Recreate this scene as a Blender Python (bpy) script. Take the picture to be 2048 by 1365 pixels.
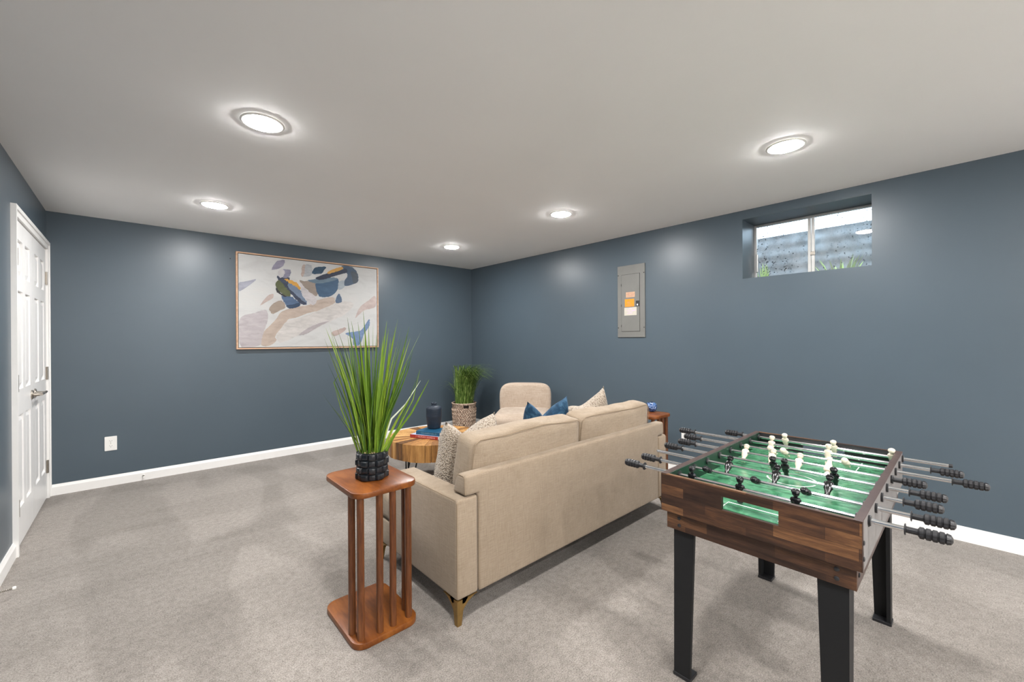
import bpy, bmesh, math, random
from mathutils import Vector, Matrix, noise, Euler

for o in list(bpy.data.objects):
    bpy.data.objects.remove(o, do_unlink=True)
S = bpy.context.scene
COL = S.collection
R = math.radians
random.seed(7)

# ------------------------------------------------------------------ camera
F_PX, PITCH, YAW, CAM_H, ROLL = 829.62, -0.001247, 0.738646, 1.26714, -0.005448
def cam_axes():
    f = Vector((math.sin(YAW)*math.cos(PITCH), math.cos(YAW)*math.cos(PITCH), math.sin(PITCH)))
    r = Vector((math.cos(YAW), -math.sin(YAW), 0)); u = r.cross(f)
    c, s = math.cos(ROLL), math.sin(ROLL)
    return c*r + s*u, c*u - s*r, f
CR, CU, CF = cam_axes()
cam_d = bpy.data.cameras.new('camera'); cam = bpy.data.objects.new('camera', cam_d); COL.objects.link(cam)
cam_d.sensor_fit = 'HORIZONTAL'; cam_d.sensor_width = 36; cam_d.lens = F_PX/2048*36
cam_d.clip_start = 0.02
m = Matrix.Identity(4)
for i in range(3):
    m[i][0], m[i][1], m[i][2] = CR[i], CU[i], -CF[i]
m[2][3] = CAM_H
cam.matrix_world = m
S.camera = cam

# pixel (2048x1365 photo) -> points on known planes
def ray(u, v): return CF + (u-1024)/F_PX*CR - (v-682.5)/F_PX*CU
def on_y(u, v, y): d = ray(u, v); return Vector((0, 0, CAM_H)) + d*(y/d.y)
def at_depth(u, v, dep): return Vector((0, 0, CAM_H)) + ray(u, v)*dep

# ------------------------------------------------------------------ world + exposure
S.view_settings.view_transform = 'Standard'
S.view_settings.look = 'None'
S.view_settings.gamma = 1
S.view_settings.use_curve_mapping = False
S.view_settings.exposure = 0.0
S.cycles.max_bounces = 16; S.cycles.diffuse_bounces = 10
w = bpy.data.worlds.new('sky'); S.world = w; w.use_nodes = True
bg = w.node_tree.nodes['Background']
bg.inputs[0].default_value = (0.62, 0.82, 1.0, 1); bg.inputs[1].default_value = 8.0

LAMP = 518.0        # emission of the recessed lamps' lenses
LAMP_XY = [(x, y) for y in (4.03, 2.36, 0.69) for x in (0.478, 2.73)] + [(x, y) for y in (-1.0, -2.35, -3.7) for x in (0.10, 1.50)]  # rear six are invented, added behind the camera to brighten the ceiling

# room
H = 2.36; XC = -0.535; XB = 3.825; YA = 5.119; YK = -4.6  # YK: unseen rear bay, lengthened to help light the ceiling

# ------------------------------------------------------------------ materials
def newmat(name):
    mt = bpy.data.materials.new(name); mt.use_nodes = True
    nt = mt.node_tree; b = nt.nodes['Principled BSDF']
    return mt, nt, b
def N(nt, t, **kw):
    n = nt.nodes.new(t)
    for k, v in kw.items():
        if k in n.inputs: n.inputs[k].default_value = v
        else: setattr(n, k, v)
    return n
def ramp(nt, fac, stops, interp='LINEAR'):
    n = nt.nodes.new('ShaderNodeValToRGB'); n.color_ramp.interpolation = interp
    e = n.color_ramp.elements
    while len(e) > 1: e.remove(e[-1])
    e[0].position = stops[0][0]; e[0].color = (*stops[0][1], 1)
    for p, c in stops[1:]:
        k = e.new(p); k.color = (*c, 1)
    nt.links.new(fac, n.inputs[0]); return n
def coords(nt, scale=(1, 1, 1), rot=(0, 0, 0), src='Object'):
    tc = nt.nodes.new('ShaderNodeTexCoord'); mp = nt.nodes.new('ShaderNodeMapping')
    mp.inputs['Scale'].default_value = scale; mp.inputs['Rotation'].default_value = rot
    nt.links.new(tc.outputs[src], mp.inputs[0]); return mp.outputs[0]
def tex(nt, vec, scale, detail=4, rough=.55, dist=0):
    n = N(nt, 'ShaderNodeTexNoise'); n.inputs['Scale'].default_value = scale
    n.inputs['Detail'].default_value = detail; n.inputs['Roughness'].default_value = rough
    n.inputs['Distortion'].default_value = dist
    nt.links.new(vec, n.inputs['Vector']); return n.outputs['Fac']
def math_n(nt, op, a, b=None, c=None):
    n = nt.nodes.new('ShaderNodeMath'); n.operation = op
    for i, x in enumerate((a, b, c)):
        if x is None: continue
        if isinstance(x, (int, float)): n.inputs[i].default_value = x
        else: nt.links.new(x, n.inputs[i])
    return n.outputs[0]
def mixc(nt, fac, a, b, blend='MIX'):
    n = nt.nodes.new('ShaderNodeMix'); n.data_type = 'RGBA'; n.blend_type = blend
    for i, x in ((0, fac), (6, a), (7, b)):
        if isinstance(x, (int, float)): n.inputs[i].default_value = x
        elif isinstance(x, tuple): n.inputs[i].default_value = (*x, 1)
        else: nt.links.new(x, n.inputs[i])
    return n.outputs[2]
def bump(nt, b, h, strength=.3, dist=.01):
    n = nt.nodes.new('ShaderNodeBump'); n.inputs['Strength'].default_value = strength
    n.inputs['Distance'].default_value = dist
    nt.links.new(h, n.inputs['Height']); nt.links.new(n.outputs[0], b.inputs['Normal'])

def plain(name, col, rough=.5, metal=0, spec=.5, coat=0, var=.06, scale=12, bmp=0, bscale=200):
    """a procedural material: colour with slight mottling and optional fine relief"""
    mt, nt, b = newmat(name)
    v = coords(nt)
    f = tex(nt, v, scale)
    lo = tuple(c*(1-var) for c in col); hi = tuple(min(1, c*(1+var)) for c in col)
    nt.links.new(ramp(nt, f, [(.3, lo), (.7, hi)]).outputs[0], b.inputs['Base Color'])
    b.inputs['Roughness'].default_value = rough; b.inputs['Metallic'].default_value = metal
    b.inputs['Specular IOR Level'].default_value = spec; b.inputs['Coat Weight'].default_value = coat
    if bmp: bump(nt, b, tex(nt, v, bscale, 3), bmp, .003)
    return mt

def wood(name, stops, axis=0, stretch=14, scale=3, rough=.4, rnd=0.0, planks=None, spec=.4):
    mt, nt, b = newmat(name)
    sc = [stretch]*3; sc[axis] = 1
    v = coords(nt, tuple(sc))
    if rnd:
        oi = nt.nodes.new('ShaderNodeObjectInfo')
        cb = nt.nodes.new('ShaderNodeVectorMath'); cb.operation = 'ADD'
        sx = math_n(nt, 'MULTIPLY', oi.outputs['Random'], 37.0)
        nt.links.new(v, cb.inputs[0]); nt.links.new(sx, cb.inputs[1]); v = cb.outputs[0]
    f = tex(nt, v, scale, 6, .6, .6)
    fine = tex(nt, v, scale*7, 3, .6)
    g = math_n(nt, 'ADD', math_n(nt, 'MULTIPLY', f, .75), math_n(nt, 'MULTIPLY', fine, .25))
    if rnd:
        g = math_n(nt, 'ADD', g, math_n(nt, 'MULTIPLY', math_n(nt, 'SUBTRACT', oi.outputs['Random'], .5), rnd))
    if planks:
        br = nt.nodes.new('ShaderNodeTexBrick')
        sp_ = nt.nodes.new('ShaderNodeSeparateXYZ'); cb_ = nt.nodes.new('ShaderNodeCombineXYZ')
        nt.links.new(coords(nt), sp_.inputs[0]); nt.links.new(sp_.outputs['Y'], cb_.inputs['X']); nt.links.new(sp_.outputs['Z'], cb_.inputs['Y'])
        nt.links.new(cb_.outputs[0], br.inputs['Vector'])
        br.inputs['Scale'].default_value = 1; br.inputs['Brick Width'].default_value = planks['w']
        br.inputs['Row Height'].default_value = planks['h']; br.inputs['Mortar Size'].default_value = .0006
        br.inputs['Color1'].default_value = (0, 0, 0, 1); br.inputs['Color2'].default_value = (1, 1, 1, 1)
        br.inputs['Mortar'].default_value = (.1, .1, .1, 1); br.offset = .37
        bw = nt.nodes.new('ShaderNodeRGBToBW'); nt.links.new(br.outputs['Color'], bw.inputs[0])
        g = math_n(nt, 'ADD', g, math_n(nt, 'MULTIPLY', math_n(nt, 'SUBTRACT', bw.outputs[0], .5), planks['amt']))
    cr = ramp(nt, g, stops)
    nt.links.new(cr.outputs[0], b.inputs['Base Color'])
    b.inputs['Roughness'].default_value = rough; b.inputs['Specular IOR Level'].default_value = spec
    bump(nt, b, fine, .08, .002)
    return mt

def linen(name, c_lo, c_hi, scale=90, slub=1.0, bmp=.25):
    """woven slub cloth: streaks along both thread directions"""
    mt, nt, b = newmat(name)
    fs = []
    for s in ((1, 1, .06), (.06, .06, 1)):
        fs.append(tex(nt, coords(nt, s), scale*3.2, 4, .7))
    big = tex(nt, coords(nt), 5, 3)
    weave = math_n(nt, 'ADD', math_n(nt, 'MULTIPLY', fs[0], .5), math_n(nt, 'MULTIPLY', fs[1], .5))
    g = math_n(nt, 'ADD', math_n(nt, 'MULTIPLY', weave, .85*slub), math_n(nt, 'MULTIPLY', big, .15))
    nt.links.new(ramp(nt, g, [(.36, c_lo), (.62, c_hi)]).outputs[0], b.inputs['Base Color'])
    b.inputs['Roughness'].default_value = .92; b.inputs['Specular IOR Level'].default_value = .15
    b.inputs['Sheen Weight'].default_value = .15
    bump(nt, b, weave, bmp, .004)
    return mt

def carpet():
    mt, nt, b = newmat('carpet')
    v = coords(nt)
    tuft = tex(nt, v, 190, 2, .6)
    mid = tex(nt, v, 34, 3, .6)
    # vacuum strokes: wide bands of pile leaning one way or the other
    a1 = tex(nt, coords(nt, (1.5, .55, 1), (0, 0, R(38))), 1.25, 2, .45, .5)
    a2 = tex(nt, coords(nt, (.5, 1.7, 1), (0, 0, R(-22))), 1.1, 2, .45, .4)
    s1 = ramp(nt, a1, [(.47, (0, 0, 0)), (.53, (1, 1, 1))]).outputs[0]
    s2 = ramp(nt, a2, [(.48, (0, 0, 0)), (.56, (1, 1, 1))]).outputs[0]
    lay = math_n(nt, 'ADD', math_n(nt, 'MULTIPLY', s1, .6), math_n(nt, 'MULTIPLY', s2, .4))
    base = mixc(nt, lay, (.210, .188, .167), (.290, .261, .235))
    t = ramp(nt, math_n(nt, 'ADD', math_n(nt, 'MULTIPLY', tuft, .7), math_n(nt, 'MULTIPLY', mid, .3)), [(.36, (.58, .57, .56)), (.62, (1.28, 1.28, 1.28))]).outputs[0]
    nt.links.new(mixc(nt, 1.0, base, t, 'MULTIPLY'), b.inputs['Base Color'])
    b.inputs['Roughness'].default_value = .97; b.inputs['Specular IOR Level'].default_value = .05
    b.inputs['Sheen Weight'].default_value = .2
    bump(nt, b, tuft, .5, .008)
    return mt

def boucle():
    mt, nt, b = newmat('boucle_cloth')
    vo = N(nt, 'ShaderNodeTexVoronoi'); vo.inputs['Scale'].default_value = 130
    nt.links.new(coords(nt, (1, 1, 1)), vo.inputs['Vector'])
    n2 = tex(nt, coords(nt), 60, 3)
    g = math_n(nt, 'ADD', math_n(nt, 'MULTIPLY', vo.outputs['Distance'], .9), math_n(nt, 'MULTIPLY', n2, .25))
    nt.links.new(ramp(nt, g, [(.15, (.54, .475, .40)), (.55, (.40, .335, .265)), (.95, (.20, .155, .115))]).outputs[0], b.inputs['Base Color'])
    b.inputs['Roughness'].default_value = .95; b.inputs['Specular IOR Level'].default_value = .1
    b.inputs['Sheen Weight'].default_value = .3
    inv = math_n(nt, 'SUBTRACT', 1.0, vo.outputs['Distance'])
    bump(nt, b, inv, .7, .01)
    return mt

def velvet():
    mt, nt, b = newmat('blue_velvet')
    f = tex(nt, coords(nt), 16, 5, .65, .8)
    nt.links.new(ramp(nt, f, [(.34, (.005, .014, .030)), (.52, (.013, .040, .078)), (.70, (.045, .105, .17))]).outputs[0], b.inputs['Base Color'])
    b.inputs['Roughness'].default_value = .8; b.inputs['Specular IOR Level'].default_value = .1
    b.inputs['Sheen Weight'].default_value = .3; b.inputs['Sheen Tint'].default_value = (.35, .55, .8, 1)
    return mt

M = {}
M['wall'] = plain('slate_blue_paint', (.071, .097, .119), .36, spec=.45, var=.03, scale=2, bmp=.05, bscale=160)
M['ceiling'] = plain('ceiling_paint', (.93, .925, .915), .75, spec=.2, var=.01, scale=2)
M['trim'] = plain('white_trim_paint', (.83, .82, .80), .4, var=.015)
M['door'] = plain('white_door_paint', (.80, .795, .785), .38, var=.015)
M['carpet'] = carpet()
M['nickel'] = plain('satin_nickel', (.46, .42, .37), .32, 1, var=.05)
M['chrome'] = plain('chrome_rod', (.82, .82, .83), .12, 1, var=.02)
M['steel'] = plain('aluminium_frame', (.55, .54, .52), .4, .8, var=.08)
M['brass'] = plain('antique_brass', (.34, .215, .075), .42, .85, var=.15, scale=30)
M['black_metal'] = plain('black_metal', (.012, .012, .013), .4, .3, var=.1)
M['black_plastic'] = plain('black_plastic', (.017, .017, .019), .38, var=.1)
M['black_leg'] = plain('black_leg_laminate', (.009, .0095, .0105), .5, spec=.3, var=.12, scale=6)
M['black_ceramic'] = plain('black_ceramic', (.012, .014, .017), .26, var=.15)
M['white_plastic'] = plain('white_plastic', (.80, .79, .76), .35, var=.01)
M['dark_slot'] = plain('dark_slot', (.02, .018, .016), .7)
M['ivory_figure'] = plain('ivory_plastic', (.66, .58, .47), .35, var=.06, scale=60)
M['black_figure'] = plain('glossy_black_plastic', (.007, .007, .008), .15, var=.1)
M['linen'] = linen('beige_linen', (.228, .173, .119), (.341, .272, .201))
M['seam'] = plain('seam_thread', (.27, .20, .13), .9)
M['rose_linen'] = linen('blush_linen', (.285, .214, .160), (.436, .355, .283), 60, 1.1)
M['boucle'] = boucle(); M['velvet'] = velvet()
M['walnut'] = wood('walnut_stain', [(.30, (.045, .014, .006)), (.48, (.130, .044, .015)), (.66, (.23, .085, .026))], 2, 9, 2.6, .32)
M['walnut_flat'] = wood('walnut_stain_slab', [(.28, (.060, .015, .003)), (.46, (.155, .044, .008)), (.66, (.27, .088, .015))], 1, 5, 2.4, .32)
M['mango'] = wood('mango_wood_block', [(.20, (.075, .034, .012)), (.38, (.22, .100, .030)), (.56, (.42, .205, .060)), (.80, (.60, .36, .14))], 2, 10, 4.0, .42, rnd=.52)
M['plank'] = wood('rustic_plank_laminate', [(.22, (.016, .008, .0055)), (.44, (.046, .021, .012)), (.60, (.102, .046, .021)), (.80, (.23, .112, .047))], 1, 11, 4.5, .45, planks={'w': .21, 'h': .036, 'amt': .36})
M['plank_dark'] = plain('dark_edge_band', (.055, .032, .026), .4, var=.2, scale=40)
M['grey_side'] = plain('grey_side_laminate', (.19, .18, .175), .5, var=.06)
M['frame_wood'] = wood('pale_oak_frame', [(.3, (.42, .25, .155)), (.7, (.62, .41, .28))], 0, 6, 5, .5)
M['panel_grey'] = plain('grey_enamel', (.155, .155, .144), .45, var=.05, scale=9)
M['navy_vase'] = plain('matte_navy_ceramic', (.006, .015, .030), .55, var=.06)
M['paper'] = plain('page_edges', (.72, .68, .60), .8)
M['blue_cover'] = plain('blue_cover', (.012, .085, .165), .4, var=.25, scale=25)
M['red_cover'] = plain('red_cover', (.33, .030, .022), .4, var=.15)
M['lilac_cover'] = plain('pale_lilac_cover', (.42, .47, .62), .4, var=.2, scale=20)
M['pink_ink'] = plain('pale_pink_ink', (.75, .38, .34), .6)
M['teal_ink'] = plain('dull_teal_ink', (.12, .23, .29), .6)
M['gravel'] = plain('tan_gravel', (.46, .33, .20), .85, var=.5, scale=70)
M['soil'] = plain('soil_and_hole_shade', (.02, .015, .012), .95)  # also colours the cylinder standing in for shade inside the basket
M['sticker_pink'] = plain('faded_pink_label', (.50, .31, .20), .7, var=.12, scale=50)
M['sticker_orange'] = plain('orange_label', (.66, .25, .005), .6, var=.1, scale=60)
M['sticker_white'] = plain('cream_label', (.50, .47, .40), .7, var=.06, scale=60)
M['ink'] = plain('faded_label_print', (.40, .22, .16), .8)
M['ink_purple'] = plain('faded_violet_print', (.55, .42, .58), .8)
M['foliage_out'] = plain('bright_weed_leaf', (.34, .50, .07), .6, var=.3)

def leafmat(name, c_lo, c_mid, c_hi):
    mt, nt, b = newmat(name)
    oi = nt.nodes.new('ShaderNodeObjectInfo')
    f = tex(nt, coords(nt, (30, 30, 2)), 3, 2)
    g = math_n(nt, 'ADD', math_n(nt, 'MULTIPLY', f, .45), math_n(nt, 'MULTIPLY', oi.outputs['Random'], .55))
    nt.links.new(ramp(nt, g, [(.15, c_lo), (.5, c_mid), (.85, c_hi)]).outputs[0], b.inputs['Base Color'])
    b.inputs['Roughness'].default_value = .42; b.inputs['Specular IOR Level'].default_value = .35
    return mt
M['blade'] = leafmat('grass_blade', (.022, .065, .008), (.120, .215, .016), (.30, .40, .045))
M['blade_pale'] = plain('bleached_blade', (.62, .66, .52), .5)
M['blade_far'] = leafmat('basket_grass_blade', (.030, .075, .015), (.085, .165, .025), (.17, .26, .06))
def basket_grass():
    mt, nt, b = newmat('basket_grass')
    f = tex(nt, coords(nt, (1, 1, .25)), 55, 3, .7)
    nt.links.new(ramp(nt, f, [(.32, (.030, .080, .014)), (.5, (.115, .205, .030)), (.64, (.33, .42, .13))]).outputs[0], b.inputs['Base Color'])
    b.inputs['Roughness'].default_value = .5
    return mt
M['basket_grass'] = basket_grass()

def weave_mat():
    mt, nt, b = newmat('seagrass_weave')
    v = coords(nt, (1, 1, 1))
    vo = N(nt, 'ShaderNodeTexVoronoi'); vo.inputs['Scale'].default_value = 52
    nt.links.new(coords(nt, (1, 1, .75), (0, 0, 0)), vo.inputs['Vector'])
    f = tex(nt, v, 70, 3, .6, 1.5)
    g = math_n(nt, 'ADD', math_n(nt, 'MULTIPLY', vo.outputs['Distance'], .8), math_n(nt, 'MULTIPLY', f, .4))
    nt.links.new(ramp(nt, g, [(.25, (.82, .66, .53)), (.62, (.60, .44, .33)), (1.0, (.20, .12, .08))]).outputs[0], b.inputs['Base Color'])
    b.inputs['Roughness'].default_value = .8
    bump(nt, b, math_n(nt, 'SUBTRACT', 1.0, g), .8, .012)
    return mt
M['weave'] = weave_mat()

def field_mat():
    mt, nt, b = newmat('printed_playfield')
    f = tex(nt, coords(nt), 16, 4, .6, .6)
    nt.links.new(ramp(nt, f, [(.32, (.030, .140, .066)), (.52, (.065, .225, .115)), (.70, (.140, .335, .195))]).outputs[0], b.inputs['Base Color'])
    b.inputs['Roughness'].default_value = .22
    return mt
M['field'] = field_mat()
M['field_wall'] = plain('dark_green_side', (.003, .026, .013), .4, var=.2)
M['line_white'] = plain('white_line_print', (.70, .74, .70), .4)

def emis(name, col, st):
    mt, nt, b = newmat(name)
    b.inputs['Emission Color'].default_value = (*col, 1); b.inputs['Emission Strength'].default_value = st
    b.inputs['Base Color'].default_value = (*col, 1)
    return mt
M['lamp'] = emis('lamp_lens', (1, .985, .972), LAMP)

def glass_mat():
    mt, nt, b = newmat('dusty_glass')
    out = nt.nodes['Material Output']
    tr = nt.nodes.new('ShaderNodeBsdfTransparent'); gl = nt.nodes.new('ShaderNodeBsdfGlossy')
    gl.inputs['Roughness'].default_value = .02
    lw = nt.nodes.new('ShaderNodeFresnel'); lw.inputs[0].default_value = 1.5
    mx = nt.nodes.new('ShaderNodeMixShader')
    nt.links.new(lw.outputs[0], mx.inputs[0]); nt.links.new(tr.outputs[0], mx.inputs[1]); nt.links.new(gl.outputs[0], mx.inputs[2])
    # dirt: pale film plus dark specks
    b.inputs['Roughness'].default_value = .9
    v = coords(nt)
    speck = tex(nt, v, 75, 2, .5); area = tex(nt, v, 4.5, 2)
    film = tex(nt, coords(nt, (1, 1, .35)), 14, 5, .7)
    sp = ramp(nt, math_n(nt, 'ADD', speck, math_n(nt, 'MULTIPLY', area, .28)), [(.80, (0, 0, 0)), (.83, (1, 1, 1))]).outputs[0]
    fl = ramp(nt, film, [(.35, (.06, .06, .06)), (.75, (.34, .34, .34))]).outputs[0]
    nt.links.new(mixc(nt, sp, (.62, .66, .70), (.03, .035, .04)), b.inputs['Base Color'])
    fac = math_n(nt, 'MAXIMUM', sp, fl)
    m2 = nt.nodes.new('ShaderNodeMixShader')
    nt.links.new(fac, m2.inputs[0]); nt.links.new(mx.outputs[0], m2.inputs[1]); nt.links.new(b.outputs[0], m2.inputs[2])
    nt.links.new(m2.outputs[0], out.inputs['Surface'])
    return mt
M['glass'] = glass_mat()
M['well'] = plain('weathered_galvanised_steel', (.15, .16, .165), .75, 0, var=.5, scale=9, bmp=.3, bscale=40)
M['ground'] = plain('garden_soil', (.12, .10, .07), .95, var=.3)

def votive_mat():
    mt, nt, b = newmat('blue_swirl_glass')
    f = tex(nt, coords(nt, (1, 1, 2)), 26, 3, .6, 2.2)
    nt.links.new(ramp(nt, f, [(.36, (.010, .018, .055)), (.5, (.030, .085, .25)), (.58, (.10, .22, .45)), (.64, (.62, .64, .68))]).outputs[0], b.inputs['Base Color'])
    b.inputs['Roughness'].default_value = .15
    return mt
M['votive'] = votive_mat()

# ------------------------------------------------------------------ mesh helpers
def finish(bm, bevel=0, seg=2, angle=30):
    bmesh.ops.recalc_face_normals(bm, faces=bm.faces)
    if bevel:
        ed = [e for e in bm.edges if len(e.link_faces) == 2 and e.calc_face_angle() > R(angle)]
        bmesh.ops.bevel(bm, geom=ed, offset=bevel, segments=seg, profile=.5, affect='EDGES', clamp_overlap=True)
def box(bm, x0, x1, y0, y1, z0, z1):
    vs = [bm.verts.new((x, y, z)) for z in (z0, z1) for y in (y0, y1) for x in (x0, x1)]
    for f in ((0, 2, 3, 1), (4, 5, 7, 6), (0, 1, 5, 4), (2, 6, 7, 3), (0, 4, 6, 2), (1, 3, 7, 5)):
        bm.faces.new([vs[i] for i in f])
    return vs
def boxes(lst, bevel=0, seg=2):
    bm = bmesh.new()
    for b in lst: box(bm, *b)
    finish(bm, bevel, seg); return bm
def prism(pts, a0, a1, axis='z', bevel=0, seg=3):
    """outline in the two other axes extruded along axis"""
    bm = bmesh.new()
    def P(p, a):
        if axis == 'z': return (p[0], p[1], a)
        if axis == 'y': return (p[0], a, p[1])
        return (a, p[0], p[1])
    lo = [bm.verts.new(P(p, a0)) for p in pts]; hi = [bm.verts.new(P(p, a1)) for p in pts]
    n = len(pts)
    bm.faces.new(lo[::-1]); bm.faces.new(hi)
    for i in range(n): bm.faces.new((lo[i], lo[(i+1) % n], hi[(i+1) % n], hi[i]))
    finish(bm, bevel, seg); return bm
def rrect(x0, x1, y0, y1, r, seg=8):
    pts = []
    for cx, cy, a0 in ((x1-r, y1-r, 0), (x0+r, y1-r, 90), (x0+r, y0+r, 180), (x1-r, y0+r, 270)):
        for i in range(seg+1):
            a = R(a0+90*i/seg); pts.append((cx+r*math.cos(a), cy+r*math.sin(a)))
    return pts
def lathe(prof, seg=24, c=(0, 0, 0), axis='z', bm=None, cap=True, sq=1.0):
    bm = bm or bmesh.new(); rings = []
    for r, h in prof:
        ring = []
        for i in range(seg):
            a = 2*math.pi*i/seg; p = (r*math.cos(a), r*math.sin(a)*sq, h)
            if axis == 'y': p = (p[0], p[2], p[1])
            if axis == 'x': p = (p[2], p[0], p[1])
            ring.append(bm.verts.new((p[0]+c[0], p[1]+c[1], p[2]+c[2])))
        rings.append(ring)
    for a, b in zip(rings, rings[1:]):
        for i in range(seg): bm.faces.new((a[i], a[(i+1) % seg], b[(i+1) % seg], b[i]))
    if cap:
        bm.faces.new(rings[0][::-1]); bm.faces.new(rings[-1])
    bmesh.ops.recalc_face_normals(bm, faces=bm.faces)
    return bm
def tube(path, rad, seg=8, bm=None, closed=False):
    bm = bm or bmesh.new(); path = [Vector(p) for p in path]; n = len(path); rings = []
    up = Vector((0, 0, 1))
    for i, p in enumerate(path):
        a = path[(i-1) % n] if closed or i else p; b = path[(i+1) % n] if closed or i < n-1 else p
        t = (b-a).normalized(); s = t.cross(up)
        if s.length < .05: s = t.cross(Vector((1, 0, 0)))
        s.normalize(); q = s.cross(t)
        r = rad[i] if isinstance(rad, (list, tuple)) else rad
        rings.append([bm.verts.new(p + r*(math.cos(2*math.pi*k/seg)*s + math.sin(2*math.pi*k/seg)*q)) for k in range(seg)])
    prs = list(zip(rings, rings[1:])) + ([(rings[-1], rings[0])] if closed else [])
    for a, b in prs:
        for i in range(seg): bm.faces.new((a[i], a[(i+1) % seg], b[(i+1) % seg], b[i]))
    if not closed:
        bm.faces.new(rings[0][::-1]); bm.faces.new(rings[-1])
    bmesh.ops.recalc_face_normals(bm, faces=bm.faces)
    return bm
def sph(bm, c, r, seg=10, rings=7, sc=(1, 1, 1)):
    mt = Matrix.Translation(c) @ Matrix.Diagonal((r*sc[0], r*sc[1], r*sc[2], 1))
    bmesh.ops.create_uvsphere(bm, u_segments=seg, v_segments=rings, radius=1, matrix=mt)

def mesh_of(name, bm, mat, smooth=False, angle=35):
    me = bpy.data.meshes.new(name); bm.to_mesh(me); bm.free()
    if mat: me.materials.append(M[mat] if isinstance(mat, str) else mat)
    if smooth:
        me.polygons.foreach_set('use_smooth', [True]*len(me.polygons))
        me.set_sharp_from_angle(angle=R(angle))
    return me
def put(name, me, parent=None, loc=(0, 0, 0), rot=(0, 0, 0), scale=(1, 1, 1), **props):
    o = bpy.data.objects.new(name, me); COL.objects.link(o)
    o.parent = parent; o.location = loc; o.rotation_euler = rot; o.scale = scale
    for k, v in props.items(): o[k] = v
    return o
def part(name, bm, mat, parent, smooth=False, loc=(0, 0, 0), rot=(0, 0, 0), angle=35, world=None, **props):
    """mesh part; with world=root location the bmesh is given in world coordinates"""
    if world is not None: bmesh.ops.translate(bm, verts=bm.verts, vec=-Vector(world))
    return put(name, mesh_of(name, bm, mat, smooth, angle), parent, loc, rot, **props)
def thing(name, label, cat, loc=(0, 0, 0), rz=0, group=None, rot=None):
    o = bpy.data.objects.new(name, None); COL.objects.link(o)
    o.location = loc; o.rotation_euler = rot or (0, 0, rz); o.empty_display_size = .05
    o['label'] = label; o['category'] = cat
    if group: o['group'] = group
    return o
def struct(name, bm, mat, smooth=False, label=None):
    o = put(name, mesh_of(name, bm, mat, smooth)); o['kind'] = 'structure'
    if label: o['label'] = label
    return o
def cushion(sx, sy, sz, rad=.05, bulge=(.01, .02, .02), cuts=10, wob=.004, seed=0, freq=6):
    """puffed, rounded upholstery block centred on the origin"""
    bm = bmesh.new(); bmesh.ops.create_cube(bm, size=2)
    bmesh.ops.subdivide_edges(bm, edges=bm.edges, cuts=cuts, use_grid_fill=True)
    h = Vector((sx/2, sy/2, sz/2))
    for v in bm.verts:
        u = v.co.copy(); q = Vector((u[i]*h[i] for i in range(3)))
        inner = Vector((max(-(h[i]-rad), min(h[i]-rad, q[i])) for i in range(3)))
        d = q-inner
        if d.length > 1e-6: q = inner + d.normalized()*rad
        for i in range(3):
            j, k = (i+1) % 3, (i+2) % 3
            q[i] += u[i]*bulge[i]*(1-u[j]**2)*(1-u[k]**2)
        q += noise.noise_vector(q*freq + Vector((seed*3.1, seed, 0)))*wob
        v.co = q
    bmesh.ops.recalc_face_normals(bm, faces=bm.faces)
    return bm

# ================================================================== ROOM SHELL
OY0, OY1 = 3.850, 5.062          # door opening along the left wall
OZ = 2.040
WY0, WY1, WZ0, WZ1 = .450, 1.285, 1.781, 2.283   # window opening in the right wall
WD = .32                          # right wall thickness (deep reveal)
struct('floor', boxes([(XC-.15, XB+WD, YK-.15, YA+.15, -.1, 0)]), 'carpet', label='greige cut pile carpet with vacuum marks')
struct('ceiling', boxes([(XC-.15, XB+WD, YK-.15, YA+.15, H, H+.1)]), 'ceiling')
struct('wall_back', boxes([(XC-.15, XB+WD, YA, YA+.15, 0, H)]), 'wall')
struct('wall_left', boxes([(XC-.15, XC, -.9, OY0, 0, H), (XC-.15, XC, OY1, YA, 0, H), (XC-.15, XC, OY0, OY1, OZ, H)]), 'wall')
struct('wall_right', boxes([(XB, XB+WD, -.9, WY0, 0, H), (XB, XB+WD, WY1, YA, 0, H), (XB, XB+WD, WY0, WY1, 0, WZ0), (XB, XB+WD, WY0, WY1, WZ1, H)]), 'wall')
struct('wall_left_bounce', boxes([(XC-.15, XC, YK, -.9, 0, H)]), 'ceiling', label='invented white wall of the unseen rear bay, added to bounce light, door side')  # invented side wall, white to bounce light onto the ceiling
struct('wall_right_bounce', boxes([(XB, XB+WD, YK, -.9, 0, H)]), 'ceiling', label='invented white wall of the unseen rear bay, added to bounce light, window side')  # likewise invented, white for the ceiling bounce
struct('wall_front', boxes([(XC-.15, XB+WD, YK-.15, YK, 0, H)]), 'ceiling')  # unseen end wall, made white to throw light up at the ceiling

def base_prof(t=.014, h=.090): return [(0, 0), (t, 0), (t, h-.022), (t*.55, h-.008), (t*.4, h), (0, h)]
def bb(name, pts_fn, a0, a1, axis):
    struct(name, prism(pts_fn, a0, a1, axis), 'trim')
bb('baseboard_back', [(YA-a, b) for a, b in base_prof()], XC, XB, 'x')
bb('baseboard_right', [(XB-a, b) for a, b in base_prof()], YK, YA-.014, 'y')
bb('baseboard_left', [(XC+a, b) for a, b in base_prof()], YK, 3.785, 'y')
bb('baseboard_front', [(YK+a, b) for a, b in base_prof()], XC, XB, 'x')

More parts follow.
